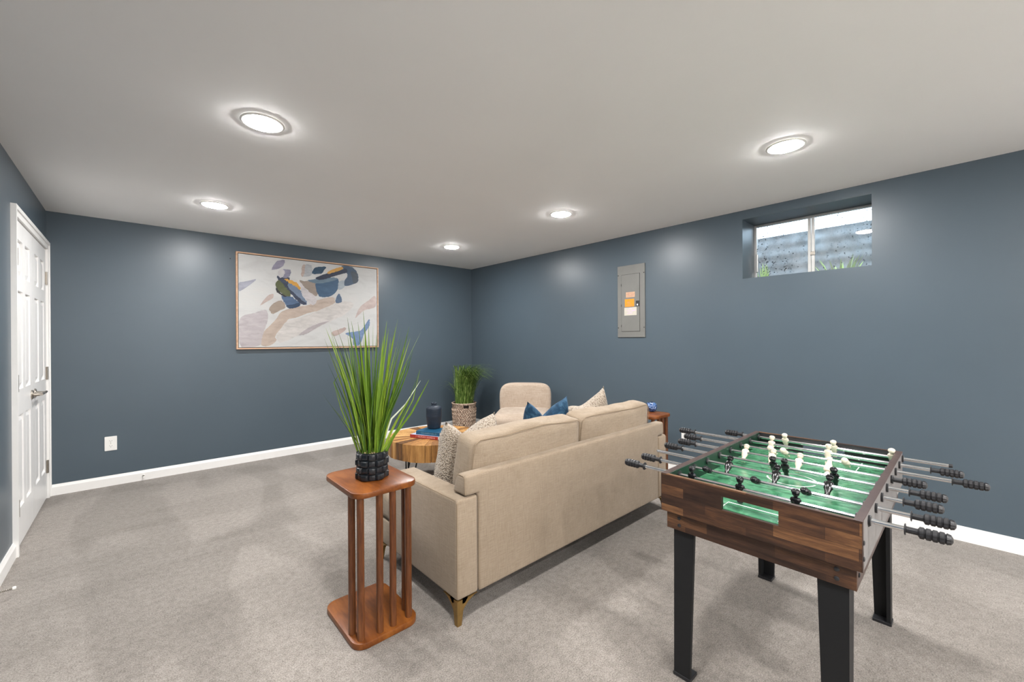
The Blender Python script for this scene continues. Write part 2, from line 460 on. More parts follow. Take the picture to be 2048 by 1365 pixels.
# door casing
CT = 2.094
bm = bmesh.new()
box(bm, XC, XC+.017, 3.782, 3.850, 0, CT); box(bm, XC, XC+.017, 5.062, YA-.001, 0, CT); box(bm, XC, XC+.017, 3.850, 5.062, OZ-.006, CT)
box(bm, XC+.017, XC+.024, 3.782, 3.806, 0, CT); box(bm, XC+.017, XC+.024, 5.098, YA-.001, 0, CT); box(bm, XC+.017, XC+.024, 3.806, 5.098, CT-.024, CT)
box(bm, XC-.12, XC, 3.846, 3.852, 0, OZ); box(bm, XC-.12, XC, 5.060, 5.066, 0, OZ); box(bm, XC-.12, XC, 3.846, 5.066, OZ-.006, OZ)
finish(bm); struct('trim_1', bm, 'trim', label='white painted casing around the double door')

# double six-panel door
ROWS = [(.225, .805), (.967, 1.583), (1.674, 1.903)]
def door(name, y0, y1, hinge_left, label):
    root = bpy.data.objects.new(name, None); COL.objects.link(root)
    root.location = (XC+.003, y0, .012); root['kind'] = 'structure'; root['label'] = label; root.empty_display_size = .05
    W_ = y1-y0; Ht = 2.016; st = .092; mid = .085
    cols = [(st, W_/2-mid/2), (W_/2+mid/2, W_-st)]
    bm = bmesh.new()
    box(bm, -.035, 0, 0, st, 0, Ht); box(bm, -.035, 0, W_-st, W_, 0, Ht); box(bm, -.035, 0, W_/2-mid/2, W_/2+mid/2, 0, Ht)
    zs = [0] + [z for r in ROWS for z in r] + [Ht]
    for k in range(0, len(zs), 2):
        for c in cols: box(bm, -.035, 0, c[0], c[1], zs[k], zs[k+1])
    for c in cols:
        for r in ROWS: box(bm, -.035, -.014, c[0], c[1], r[0], r[1])
    finish(bm); part('leaf_frame', bm, 'door', root)
    for c in cols:
        for r in ROWS:
            a, b_ = c; z0, z1 = r; g = .006; s = .030
            bm = bmesh.new()
            o_ = [bm.verts.new(p) for p in ((-.0138, a+g, z0+g), (-.0138, b_-g, z0+g), (-.0138, b_-g, z1-g), (-.0138, a+g, z1-g))]
            i_ = [bm.verts.new(p) for p in ((-.003, a+g+s, z0+g+s), (-.003, b_-g-s, z0+g+s), (-.003, b_-g-s, z1-g-s), (-.003, a+g+s, z1-g-s))]
            bm.faces.new(i_)
            for k in range(4): bm.faces.new((o_[k], o_[(k+1) % 4], i_[(k+1) % 4], i_[k]))
            bmesh.ops.recalc_face_normals(bm, faces=bm.faces)
            part('raised_panel', bm, 'door', root)
    hy = .026 if hinge_left else W_-.016
    for z in (1.782, 1.010, .250):
        bm = boxes([(0, .0025, hy-.019, hy+.019, z-.05, z+.05)])
        lathe([(.0065, z-.052), (.0065, z+.052)], 10, (.007, hy, 0), bm=bm)
        part('hinge', bm, 'nickel', root, True)
    ky = W_-.055 if hinge_left else .055
    zc = .895
    bm = lathe([(.033, 0), (.033, .004), (.029, .009), (.014, .011), (.011, .045)], 20, (0, ky, zc), 'x')
    rose = part('rose', bm, 'nickel', root, True)
    bm = tube([(.047, ky-.012, zc), (.050, ky+.02, zc+.001), (.051, ky+.06, zc+.003), (.048, ky+.095, zc+.001), (.044, ky+.110, zc-.002)], [.010, .0095, .008, .007, .006], 10)
    part('lever', bm, 'nickel', rose, True)
door('door_1', 3.854, 4.4545, True, 'white six panel door leaf of the double door farther from the painting')
door('door_2', 4.4575, 5.058, False, 'white six panel door leaf of the double door beside the room corner')
bm = boxes([(XC-.16, XC-.15, OY0-.05, OY1+.05, 0, OZ+.05)]); struct('wall_closet', bm, 'wall')

# window
win = bpy.data.objects.new('window_1', None); COL.objects.link(win)
GX = XB+.285
win.location = (GX, (WY0+WY1)/2, WZ0); win['kind'] = 'structure'; win['label'] = 'small aluminium sliding basement window in a deep blue reveal'
WL = win.location
fr = .020
bm = boxes([(GX, GX+.03, WY0, WY0+fr, WZ0, WZ1), (GX, GX+.03, WY1-fr, WY1, WZ0, WZ1), (GX, GX+.03, WY0+fr, WY1-fr, WZ1-fr, WZ1), (GX, GX+.03, WY0+fr, WY1-fr, WZ0, WZ0+fr)], .002)
part('window_frame', bm, 'steel', win, world=WL)
ys = .862
bm = boxes([(GX-.004, GX+.026, ys, ys+.022, WZ0+fr, WZ1-fr), (GX-.012, GX+.012, ys-.026, ys-.004, WZ0+fr, WZ1-fr)], .002)
part('meeting_stile', bm, 'steel', win, world=WL)
part('pane', boxes([(GX+.008, GX+.010, ys+.022, WY1-fr, WZ0+fr, WZ1-fr)]), 'glass', win, world=WL)
part('pane', boxes([(GX+.001, GX+.003, WY0+fr, ys-.02, WZ0+fr, WZ1-fr)]), 'glass', win, world=WL)
part('latch', boxes([(GX-.016, GX+.004, WY1-fr-.014, WY1-fr+.006, WZ0+.08, WZ0+.24)], .004), 'steel', win, world=WL)
part('latch', boxes([(GX-.020, GX-.010, ys-.03, ys+.004, WZ0+.17, WZ0+.20)], .003), 'nickel', win, world=WL)

# window well: corrugated steel U outside, with weeds, and the garden bank behind
wx0, wx1 = XB+WD, XB+WD+.62
wy0, wy1 = -.05, 1.95
rim = 2.300
prof = []
for i in range(121):
    z = 1.45+(rim-1.45)*i/120; prof.append((.0045*math.sin((z-1.45)/.105*2*math.pi), z))
bm = bmesh.new()
plan = [(wx0, wy0)]
rr = .3
for i in range(13):
    a = R(-90+90*i/12); plan.append((wx1-rr+rr*math.cos(a), wy0+rr+rr*math.sin(a)))
for i in range(13):
    a = R(0+90*i/12); plan.append((wx1-rr+rr*math.cos(a), wy1-rr+rr*math.sin(a)))
plan.append((wx0, wy1))
cen = Vector(((wx0), (wy0+wy1)/2))
rows = []
for k, (px, py) in enumerate(plan):
    a = Vector(plan[max(0, k-1)]); b_ = Vector(plan[min(len(plan)-1, k+1)]); t = (b_-a).normalized(); nrm = Vector((-t.y, t.x))
    rows.append([bm.verts.new((px+nrm.x*d, py+nrm.y*d, z)) for d, z in prof])
for a, b_ in zip(rows, rows[1:]):
    for i in range(len(prof)-1): bm.faces.new((a[i], b_[i], b_[i+1], a[i+1]))
o = put('window_well', mesh_of('window_well', bm, 'well', True, 80))
o['label'] = 'corrugated grey metal window well outside the small window'; o['category'] = 'window well'
struct('trim_2', boxes([(wx0, wx1+.05, wy0-.05, wy1+.05, 1.40, 1.45)]), 'ground', label='soil at the bottom of the window well')
def weed(base, n, spread, hgt, label, seed):
    rnd = random.Random(seed); bm = bmesh.new()
    for i in range(n):
        a = rnd.uniform(0, 6.28); l = hgt*rnd.uniform(.6, 1); rd = spread*rnd.uniform(.3, 1)
        p0 = Vector(base); pr = None; s = Vector((-math.sin(a), math.cos(a), 0))
        for k in range(6):
            t = k/5; c = p0+Vector((math.cos(a)*rd*t, math.sin(a)*rd*t, l*(t-.35*t*t)))
            w_ = .012*math.sin(math.pi*(.12+.88*t))+.001
            cur = (bm.verts.new(c-s*w_), bm.verts.new(c+s*w_))
            if pr: bm.faces.new((pr[0], pr[1], cur[1], cur[0]))
            pr = cur
    o = put('weed', mesh_of('weed', bm, 'foliage_out'), loc=(0, 0, 0)); o['label'] = label; o['category'] = 'plant'
weed((4.45, .72, 1.45), 60, .26, .80, 'bright green spreading weed behind the window pane free of the latch', 3)
weed((4.40, 1.30, 1.45), 26, .09, .84, 'slender bright green weed behind the window pane with the latch', 5)

# ================================================================== RECESSED LIGHTS
ring = lathe([(.080, -.001), (.096, -.001), (.097, -.004), (.093, -.007), (.084, -.008), (.080, -.006)], 40, cap=False)
ring_me = mesh_of('trim_ring', ring, 'white_plastic', True)
lens_me = mesh_of('lens', lathe([(.0805, -.0015), (.0800, -.0078), (.072, -.0115), (.045, -.0140), (.0001, -.0150)], 40), 'lamp', True)
LBL = {(0, 0): 'lit round recessed ceiling light nearest the white double door', (1, 0): 'lit round recessed ceiling light nearest the corner above the basket plant',
       (0, 1): 'lit round recessed ceiling light over open carpet, facing the double door side', (1, 1): 'lit round recessed ceiling light nearest the grey electrical panel',
       (0, 2): 'lit round recessed ceiling light over the open carpet before the wooden side table', (1, 2): 'lit round recessed ceiling light nearest the small window',
       (0, 3): 'invented ceiling light added behind the foosball end to brighten the ceiling, door side', (1, 3): 'invented ceiling light added behind the foosball end to brighten the ceiling, mid bay',  # from here on the lamps are invented, put in for extra ceiling light
       (0, 4): 'invented ceiling light added in the second rear row to brighten the ceiling, door side', (1, 4): 'invented ceiling light added in the second rear row to brighten the ceiling, mid bay',
       (0, 5): 'invented ceiling light added along the unseen end wall to brighten the ceiling, door side', (1, 5): 'invented ceiling light added along the unseen end wall to brighten the ceiling, mid bay'}
for i, (x, y) in enumerate(LAMP_XY):
    t = thing('recessed_light', LBL[(i % 2, i//2)], 'ceiling light', (x, y, H), group='recessed ceiling lights')
    put('trim_ring', ring_me, t); put('lens', lens_me, t)

# ================================================================== PAINTING
P0 = Vector((.780, YA, 1.190)); PW, PH = 1.535, 1.016
t = thing('painting', 'abstract canvas in white, beige, blue and orange with pale wood frame', 'painting', P0)
D = .042
for n_, b_ in (('frame_bar', (0, PW, -D, 0, 0, .014)), ('frame_bar', (0, PW, -D, 0, PH-.014, PH)), ('frame_bar', (0, .014, -D, 0, .014, PH-.014)), ('frame_bar', (PW-.014, PW, -D, 0, .014, PH-.014))):
    part(n_, boxes([b_], .0015), 'frame_wood', t)
part('backing', boxes([(.014, PW-.014, -.012, -.002, .014, PH-.014)]), 'dark_slot', t)
def canvas_mat():
    mt, nt, b = newmat('painted_canvas')
    f = tex(nt, coords(nt, (1, 1, 2.2), (0, R(-28), 0)), 3.2, 5, .6, .7)
    nt.links.new(ramp(nt, f, [(.30, (.405, .398, .396)), (.5, (.452, .456, .450)), (.72, (.465, .460, .448))]).outputs[0], b.inputs['Base Color'])
    b.inputs['Roughness'].default_value = .7
    bump(nt, b, tex(nt, coords(nt, (1, 1, 3), (0, R(-28), 0)), 22, 4), .25, .004)
    return mt
M['canvas'] = canvas_mat()
cv = part('canvas', boxes([(.020, PW-.020, -.036, -.012, .020, PH-.020)]), 'canvas', t)
def paint(name, col):
    mt, nt, b = newmat(name)
    f = tex(nt, coords(nt, (1, 1, 2.6), (0, R(-28), 0)), 9, 5, .6, .6)
    lo = tuple(c*.82 for c in col); hi = tuple(min(1, c*1.12+.01) for c in col)
    nt.links.new(ramp(nt, f, [(.3, lo), (.52, col), (.72, hi)]).outputs[0], b.inputs['Base Color'])
    b.inputs['Roughness'].default_value = .55
    bump(nt, b, f, .3, .004)
    return mt
def sr(c): return tuple(((x/255+.055)/1.055)**2.4 if x > 10 else x/255/12.92 for x in c)
STROKES = [
 ('lavender', (200, 192, 194), [(225,905),(400,830),(520,800),(545,900),(500,1050),(470,1190),(240,1212)]),
 ('beige', (204, 186, 172), [(470,1195),(500,1050),(560,985),(640,900),(700,820),(850,765),(1000,745),(1100,690),(1270,655),(1310,690),(1290,730),(1150,800),(1000,835),(870,885),(780,905),(740,960),(680,1025),(630,1095),(640,1150),(560,1205)]),
 ('white', (222, 217, 213), [(640,1100),(700,1000),(760,930),(900,890),(1040,840),(1200,770),(1400,700),(1520,735),(1420,850),(1250,930),(1000,1060),(900,1085),(760,1150),(680,1165)]),
 ('blush', (208, 190, 184), [(1540,890),(1590,770),(1690,690),(1765,640),(1768,760),(1650,800),(1580,855)]),
 ('taupe', (172, 156, 142), [(560,790),(600,730),(680,692),(725,712),(745,770),(690,800),(600,842)]),
 ('tan', (164, 150, 138), [(905,462),(960,470),(1097,485),(1105,632),(1050,625),(1000,575),(950,530)]),
 ('pale_blue', (192, 196, 200), [(970,285),(1045,300),(1040,400),(960,420),(935,400)]),
 ('blush', (205, 186, 176), [(935,300),(968,290),(955,400),(925,415)]),
 ('blue', (62, 98, 130), [(1095,485),(1240,450),(1335,438),(1352,500),(1335,570),(1290,622),(1220,652),(1120,632)]),
 ('pale_blue', (178, 190, 198), [(1352,480),(1418,465),(1422,530),(1350,570)]),
 ('teal', (38, 78, 106), [(1052,385),(1065,335),(1100,312),(1205,308),(1185,345),(1150,385)]),
 ('grey_blue', (108, 132, 150), [(1000,468),(1060,450),(1280,428),(1330,452),(1130,497)]),
 ('slate', (66, 90, 116), [(1385,300),(1500,310),(1560,375),(1572,440),(1555,490),(1430,525),(1415,470),(1450,400)]),
 ('dark_slate', (68, 80, 94), [(1490,365),(1552,372),(1566,420),(1560,480),(1520,495),(1500,430)]),
 ('navy', (36, 50, 76), [(1092,430),(1230,378),(1340,350),(1432,328),(1442,372),(1330,405),(1200,445),(1130,455)]),
 ('orange', (226, 172, 84), [(1228,365),(1300,330),(1392,308),(1388,338),(1290,372),(1230,388)]),
 ('blue', (84, 108, 138), [(1352,612),(1388,702),(1312,712)]),
 ('lilac_white', (218, 212, 214), [(908,478),(965,550),(1040,608),(1092,660),(1096,712),(1060,742),(1010,712),(950,640),(925,580)]),
 ('blue', (86, 112, 148), [(703,640),(790,635),(870,690),(915,740),(870,770),(790,780),(750,740),(715,690)]),
 ('teal', (44, 70, 102), [(752,748),(830,735),(905,718),(908,750),(860,772),(800,782)]),
 ('steel_blue', (120, 138, 164), [(745,470),(830,498),(910,565),(940,640),(988,705),(978,742),(920,722),(860,650),(790,580)]),
 ('navy', (52, 64, 90), [(648,415),(700,425),(782,428),(792,470),(770,530),(850,608),(935,690),(985,722),(945,738),(870,685),(800,605),(700,505)]),
 ('olive', (94, 102, 64), [(636,490),(675,462),(740,535),(790,588),(803,636),(760,642),(690,602),(640,540)]),
 ('black', (40, 40, 44), [(636,545),(690,600),(758,642),(720,645),(650,592)]),
 ('orange', (224, 168, 70), [(735,445),(800,458),(870,488),(912,540),(908,568),(860,532),(790,492)]),
 ('lilac', (158, 154, 174), [(590,335),(640,250),(690,232),(735,238),(722,290),(700,310),(660,330)]),
 ('lilac', (150, 148, 170), [(690,345),(740,335),(805,350),(785,420),(730,432),(700,395)]),
 ('lilac_white', (214, 210, 212), [(660,370),(700,335),(735,360),(720,415),(680,430)]),
 ('lilac', (176, 178, 192), [(216,490),(300,472),(405,450),(380,482),(270,560),(216,578)]),
 ('blush', (206, 188, 180), [(458,745),(540,640),(605,618),(602,662),(520,712)]),
 ('lavender', (190, 182, 184), [(895,1082),(1050,980),(1245,922),(1100,1000),(980,1072)]),
 ('blush', (202, 182, 174), [(1272,1052),(1350,1020),(1425,998),(1412,1042),(1300,1098)]),
 ('steel_blue', (120, 146, 184), [(1428,1068),(1500,1050),(1600,1030),(1650,970),(1697,905),(1697,985),(1640,1070),(1590,1192),(1520,1192),(1508,1120)]),
]
pm = {}
def catmull(pts, n=6):
    out = []; L = len(pts)
    for i in range(L):
        p0, p1, p2, p3 = (Vector(pts[(i+k-1) % L]) for k in range(4))
        for k in range(n):
            t_ = k/n
            q = .5*((2*p1)+(p2-p0)*t_+(2*p0-5*p1+4*p2-p3)*t_*t_+(3*p1-p0-3*p2+p3)*t_**3)
            out.append(q)
    return out
for i, (cn, col, pts) in enumerate(STROKES):
    if (cn, col) not in pm: pm[(cn, col)] = paint('paint_'+cn, tuple(.60*c for c in sr(col)))
    poly = []
    for k, q in enumerate(catmull(pts, 12)):
        wpt = on_y(440+q[0]/5.689, 480+q[1]/5.689, YA-.037)
        j = noise.noise(Vector((q[0]*.05, q[1]*.05, i)))*.006+noise.noise(Vector((q[0]*.25, q[1]*.12, i+9)))*.005
        poly.append((min(PW-.021, max(.021, wpt.x-P0.x+j)), min(PH-.021, max(.021, wpt.z-P0.z+j))))
    bm = bmesh.new()
    zoff = -.0362-i*.00009
    f = bm.faces.new([bm.verts.new((a, zoff, b_)) for a, b_ in poly])
    ex = bmesh.ops.extrude_face_region(bm, geom=[f])
    for v in ex['geom']:
        if isinstance(v, bmesh.types.BMVert): v.co.y = -.0358
    bmesh.ops.recalc_face_normals(bm, faces=bm.faces)
    part('brush_stroke', bm, pm[(cn, col)], cv)
# screw holes left beside the frame
for k, (u, v, lb) in enumerate([(460.5, 517.5, 'tiny dark screw hole in chipped paint beside the top frame corner nearer the door'), (756.5, 549, 'tiny dark screw hole beside the painting frame edge nearer the plant basket')]):
    q = on_y(u, v, YA)
    o = put('screw_hole', mesh_of('screw_hole', lathe([(.006, 0), (.0055, .0012), (.003, .0014)], 10, axis='y'), 'dark_slot'), loc=(q.x, YA-.0014, q.z), label=lb, category='screw hole')

# ================================================================== OUTLETS
def outlet(loc, rz, label):
    t = thing('wall_outlet', label, 'outlet', loc, rz)
    part('cover_plate', prism(rrect(-.040, .040, -.0625, .0625, .004, 4), -.006, 0, 'y', .002, 2), 'white_plastic', t)
    for s in (-1, 1):
        rc = part('receptacle', prism(rrect(-.017, .017, s*.022-.014, s*.022+.014, .011, 5), -.0075, -.005, 'y'), 'white_plastic', t)
        part('slots', boxes([(-.008, -.006, -.0079, -.0074, s*.022-.001, s*.022+.007), (.006, .008, -.0079, -.0074, s*.022-.001, s*.022+.006), (-.002, .002, -.0079, -.0074, s*.022-.010, s*.022-.006)]), 'dark_slot', rc)
    part('screw', lathe([(.003, -.0072), (.003, -.006)], 10, axis='y'), 'nickel', t)
outlet((-.158, YA, .373), 0, 'white duplex wall outlet below open blue wall near the double door')
outlet((XB, 1.784, .373), R(-90), 'white duplex wall outlet behind the foosball table rods')

# ================================================================== ELECTRICAL PANEL
t = thing('electrical_panel', 'grey metal electrical breaker panel set in the blue wall', 'breaker panel', (XB, 2.352, 1.294), R(-90))
pw = .160; ph = .752
part('cover_plate', boxes([(-pw, pw, -.012, 0, 0, ph)], .003), 'panel_grey', t)
dr = part('panel_door', boxes([(-.108, .102, -.0165, -.0122, .062, .655)], .0015), 'panel_grey', t)
part('door_gap', boxes([(-.111, .105, -.0128, -.0118, .059, .658)]), 'dark_slot', t)
for z in (.12, .335, .55): part('hinge', boxes([(-.114, -.108, -.0165, -.0125, z-.012, z+.012)]), 'dark_slot', dr)
lt = part('latch', boxes([(.062, .100, -.021, -.0165, .318, .375)], .002), 'black_plastic', dr)
part('latch_tab', boxes([(.074, .088, -.0225, -.021, .325, .342)]), 'white_plastic', lt)
def sticker(x0, x1, z0, z1, mat, lines, ink):
    s = part('label_sticker', boxes([(x0, x1, -.0172, -.0166, z0, z1)]), mat, dr)
    for (a, b_, c, d) in lines:
        part('print_line', boxes([(x0+a*(x1-x0), x0+b_*(x1-x0), -.0175, -.0171, z0+c*(z1-z0), z0+d*(z1-z0))]), ink, s)
sticker(-.055, .050, .415, .470, 'sticker_pink', [(.15, .42, .50, .58), (.58, .92, .50, .58), (.12, .88, .22, .30), (.2, .8, .75, .82)], 'ink')
sticker(-.068, .042, .318, .398, 'sticker_orange', [(.1, .8, .12, .16), (.25, .55, .55, .62), (.3, .6, .35, .40)], 'ink')
sticker(-.075, .070, .228, .310, 'sticker_white', [(.38, .62, .80, .88), (.15, .55, .58, .64), (.6, .9, .55, .68), (.3, .7, .40, .46), (.2, .65, .22, .28)], 'ink_purple')
for x in (-.150, .150):
    for z in (.10, .655): part('screw', lathe([(.006, -.0135), (.006, -.0118)], 10, (x, 0, z), 'y'), 'dark_slot', t)

# ================================================================== DOORSTOPS
def doorstop(loc, rz, label):
    t = thing('spring_doorstop', label, 'doorstop', loc, rz)
    part('base', lathe([(.009, 0), (.009, -.006), (.006, -.010)], 12, axis='y'), 'white_plastic', t, True)
    hel = [(.0055*math.cos(a*.9), -.010-.058*a/40, .0055*math.sin(a*.9)) for a in range(41*1)]
    hel = [(.0055*math.cos(k*.7), -.010-.058*k/90, .0055*math.sin(k*.7)) for k in range(91)]
    part('spring', tube(hel, .0013, 5), 'nickel', t, True)
    part('tip', lathe([(.006, -.066), (.0085, -.068), (.0085, -.076), (.006, -.079)], 12, axis='y'), 'white_plastic', t, True)
doorstop((.057, YA-.014, .045), 0, 'short spring doorstop on the baseboard under the blue wall of the painting')
doorstop((XC+.014, 3.205, .045), R(90), 'short spring doorstop on the baseboard beside the double door')

# ================================================================== SIDE TABLES
def side_table(loc, rz, label):
    t = thing('side_table', label, 'side table', loc, rz, 'wooden drink tables')
    lw, ld = .293, .385
    part('table_top', prism(rrect(0, lw, 0, ld, .055), .619, .643, 'z', .004, 2), 'walnut_flat', t, True)
    part('base', prism(rrect(0, lw, 0, ld, .055), 0, .027, 'z', .004, 2), 'walnut_flat', t, True)
    me = mesh_of('dowel', lathe([(.0148, .0265), (.0148, .6195)], 18), 'walnut', True)
    for x, y in ((.036, .037), (.116, .030), (.176, .030), (.254, .037), (.023, .098), (.266, .094)): put('dowel', me, t, (x, y, 0))
    return t
side_table((.655, 1.664, 0), 0, 'walnut stained side table holding the black pot of tall grass')
side_table((3.085, 1.69, 0), 0, 'walnut stained side table between the sofa arm and window wall')

# votive on the far table
t = thing('blue_votive', 'round blue and white swirled glass votive on the far wooden table', 'candle holder', (3.318, 1.850, .643))
part('body', lathe([(.020, .0), (.036, .010), (.046, .032), (.047, .048), (.041, .068), (.030, .080), (.027, .0805), (.036, .066), (.041, .046), (.034, .020)], 24), 'votive', t, True)
part('candle', lathe([(.030, .018), (.034, .045), (.033, .058)], 16), 'dark_slot', t, True)

# ================================================================== POT WITH TALL GRASS
PC = Vector((.805, 1.842, .643))
t = thing('potted_grass', 'tall green artificial grass in a black faceted ceramic pot', 'potted plant', PC)
pr_, phh = .066, .122
pot = part('pot', lathe([(pr_*.88, 0), (pr_-.006, .006), (pr_-.006, phh-.004), (pr_-.006, phh), (pr_-.010, phh), (pr_-.010, phh-.016), (.001, phh-.016)], 36), 'black_ceramic', t, True)
rows_, cols_ = 4, 12
bm = bmesh.new()
hw, hh = math.pi*pr_/cols_*1.04, phh/rows_/2*.99
box(bm, -.010, .0062, -hw, hw, -hh, hh)
for v in bm.verts:
    if v.co.x > 0: v.co.y *= .70; v.co.z *= .72
finish(bm, .0018, 2); facet = mesh_of('facet', bm, 'black_ceramic', True, 50)
for r_ in range(rows_):
    for c_ in range(cols_*1):
        a = 2*math.pi*(c_+.2)/cols_
        out = pr_-(-.0008 if (c_+r_) % 2 else .0078)
        put('facet', facet, pot, (out*math.cos(a), out*math.sin(a), (r_+.5)*phh/rows_), (0, 0, a))
rnd = random.Random(2); bm = bmesh.new()
for i in range(120):
    a = rnd.uniform(0, 6.283); q = math.sqrt(rnd.random())*(pr_-.014)
    mt4 = Matrix.Translation((q*math.cos(a), q*math.sin(a), phh-.012+rnd.uniform(0, .008))) @ Euler((rnd.random()*3, rnd.random()*3, 0)).to_matrix().to_4x4() @ Matrix.Diagonal((rnd.uniform(.003, .006), rnd.uniform(.003, .005), .003, 1))
    bmesh.ops.create_icosphere(bm, subdivisions=1, radius=1, matrix=mt4)
part('gravel', bm, 'gravel', t, kind='stuff')

def blade(parent, base, tip, bow, width, mat, seg=9, twist=0):
    """folded tapering leaf along a curve from base to tip"""
    base, tip = Vector(base), Vector(tip); ax = tip-base
    side = ax.cross(Vector((math.cos(twist), math.sin(twist), .2)))
    if side.length < 1e-4: side = Vector((1, 0, 0))
    side.normalize(); nrm = side.cross(ax).normalized()
    bm = bmesh.new(); pr = None
    for k in range(seg+1):
        s = k/seg
        c = base+ax*s+Vector(bow)*math.sin(math.pi*s)*1.0
        w_ = width*(.75+.5*s if s < .35 else .93*(1-((s-.35)/.65)**1.6))*.5+.0003
        cur = [bm.verts.new(c-side*w_), bm.verts.new(c+nrm*w_*.45), bm.verts.new(c+side*w_)]
        if pr:
            bm.faces.new((pr[0], pr[1], cur[1], cur[0])); bm.faces.new((pr[1], pr[2], cur[2], cur[1]))
        pr = cur
    part('blade', bm, mat, parent, True, angle=80)
# tips read off the photograph, at the pot's own distance
TIPS = [(82,140),(105,110),(165,135),(245,58),(275,85),(365,10),(440,95),(545,85),(628,68),(612,130),(515,200),(655,205),(715,125),(722,215),(805,165),(725,330),(480,330),(225,250),(410,170),(330,240)]
dep0 = (PC-Vector((0, 0, CAM_H))).dot(CF)
rnd = random.Random(11)
def clump_base():
    c = rnd.choice([(-.028, .012), (.004, -.022), (.034, .008), (-.012, .02), (.02, .022)])
    return Vector((c[0]*CR.x+rnd.gauss(0, .007)+c[1]*CF.x, c[0]*CR.y+rnd.gauss(0, .007)+c[1]*CF.y, phh-.018))
def lateral(u): return (u-742)/F_PX*dep0
for (cx, cy) in TIPS:
    u, v = 630+cx/3.79, 620+cy/3.79
    tip = at_depth(u, v, dep0+rnd.uniform(-.06, .06))-PC
    lat = lateral(u)
    b0 = CR*max(-.04, min(.045, lat*.22+rnd.gauss(0, .006)))+CF*rnd.uniform(-.025, .025); b0.z = phh-.018
    bow = CR*(-lat*rnd.uniform(.02, .14))+CF*rnd.uniform(-.015, .015)
    blade(t, b0, tip, bow, rnd.uniform(.012, .016), 'blade', twist=rnd.uniform(0, 3))
for i in range(88):
    ang = rnd.gauss(0, .30); ll = rnd.uniform(.30, .62)*(1-.25*abs(ang))
    dv = rnd.gauss(0, .12)
    b0 = CR*(ang*.075+rnd.gauss(0, .012))+CF*rnd.uniform(-.03, .03); b0.z = phh-.018
    if b0.to_2d().length > .05: b0.x *= .6; b0.y *= .6
    tip = b0+CR*(math.sin(ang*.75)*ll)+CF*(dv*ll)+Vector((0, 0, math.cos(ang*.75)*ll))
    blade(t, b0, tip, CR*(-math.sin(ang)*ll*.06)+CF*rnd.uniform(-.02, .02), rnd.uniform(.007, .0135), 'blade', twist=rnd.uniform(0, 3))
for (u, v, bw, mt_) in [(790, 716, -.02, 'blade_pale')]: pass
def px_blade(pts, width, mat):
    P = [at_depth(u, v, dep0+.0)-PC for u, v in pts]
    bm = bmesh.new(); pr = None; n = len(P)
    for k, c in enumerate(P):
        tdir = (P[min(n-1, k+1)]-P[max(0, k-1)]).normalized(); sd = tdir.cross(CF).normalized()
        w_ = width*.5*(1-(k/(n-1))**2)+.0004
        cur = [bm.verts.new(c-sd*w_), bm.verts.new(c-CF*w_*.4), bm.verts.new(c+sd*w_)]
        if pr:
            bm.faces.new((pr[0], pr[1], cur[1], cur[0])); bm.faces.new((pr[1], pr[2], cur[2], cur[1]))
        pr = cur
    part('blade', bm, mat, t, True, angle=80)
px_blade([(760, 912), (768, 880), (783, 838), (812, 808), (826, 785), (841, 762)], .008, 'blade_pale')
px_blade([(768, 908), (790, 870), (822, 828), (845, 785), (858, 760)], .010, 'blade')
px_blade([(770, 912), (792, 865), (812, 815), (822, 790), (838, 745)], .006, 'blade')
px_blade([(764, 905), (800, 850), (826, 800), (840, 740)], .006, 'blade')
px_blade([(719, 912), (700, 850), (680, 795), (668, 765), (676, 752), (683, 748)], .005, 'blade')
px_blade([(717, 908), (702, 868), (682, 818), (667, 765)], .006, 'blade')
px_blade([(722, 908), (705, 850), (695, 812), (683, 772)], .006, 'blade')
px_blade([(752, 905), (775, 840), (800, 782), (815, 742), (826, 700)], .008, 'blade')

# ================================================================== SOFA
SO = Vector((1.045, 1.515, 0)); SW = 1.887; zb = .113
t = thing('sofa', 'beige linen two-cushion sofa with slim arms and brass legs', 'sofa', SO)
ax = .120; ad = .585
def lx(x): return SW-x
bm = prism([(ax, .006), (SW-ax, .006), (SW-ax, ad), (SW, ad), (SW, .805), (0, .805), (0, ad), (ax, ad)], zb, .252, 'z', .012, 2)
part('base_rail', bm, 'linen', t, True)
for mirror in (0, 1):
    x0, x1 = (0, ax) if not mirror else (SW-ax, SW)
    bm = bmesh.new(); box(bm, x0, x1, 0, ad, zb, .562); finish(bm, .016, 4)
    arm = part('arm', bm, 'linen', t, True)
    xo = .0 if not mirror else SW; sg = 1 if not mirror else -1
    pth = [(xo+sg*.003, .002, zb+.02), (xo+sg*.003, .002, .545), (xo+sg*.004, .02, .5565), (xo+sg*.004, ad-.02, .5565)]
    part('seam', tube(pth, .0016, 5), 'seam', arm, True)
bm = prism([(ax+.001, zb), (SW-ax-.001, zb), (SW-ax-.001, .566), (SW-.045, .566), (SW-.045, .660), (.045, .660), (.045, .566), (ax+.001, .566)], -.003, .105, 'y')
for v in bm.verts:
    if v.co.y > .05:
        v.co.y = .066 if v.co.z > .6 else .105
finish(bm, .016, 4, 40)
bk = part('back_frame', bm, 'linen', t, True)
part('seam', tube([(ax, -.0035, zb+.01), (ax, -.0035, .555)], .0016, 5), 'seam', bk)
part('seam', tube([(SW-ax, -.0035, zb+.01), (SW-ax, -.0035, .555)], .0016, 5), 'seam', bk)
for x in (.046, SW-.046):
    part('seam', tube([(x, .0, .575), (x, .004, .646), (x, .012, .656), (x, .058, .658), (x, .066, .644)], .0014, 5), 'seam', bk)
mid_ = SW/2
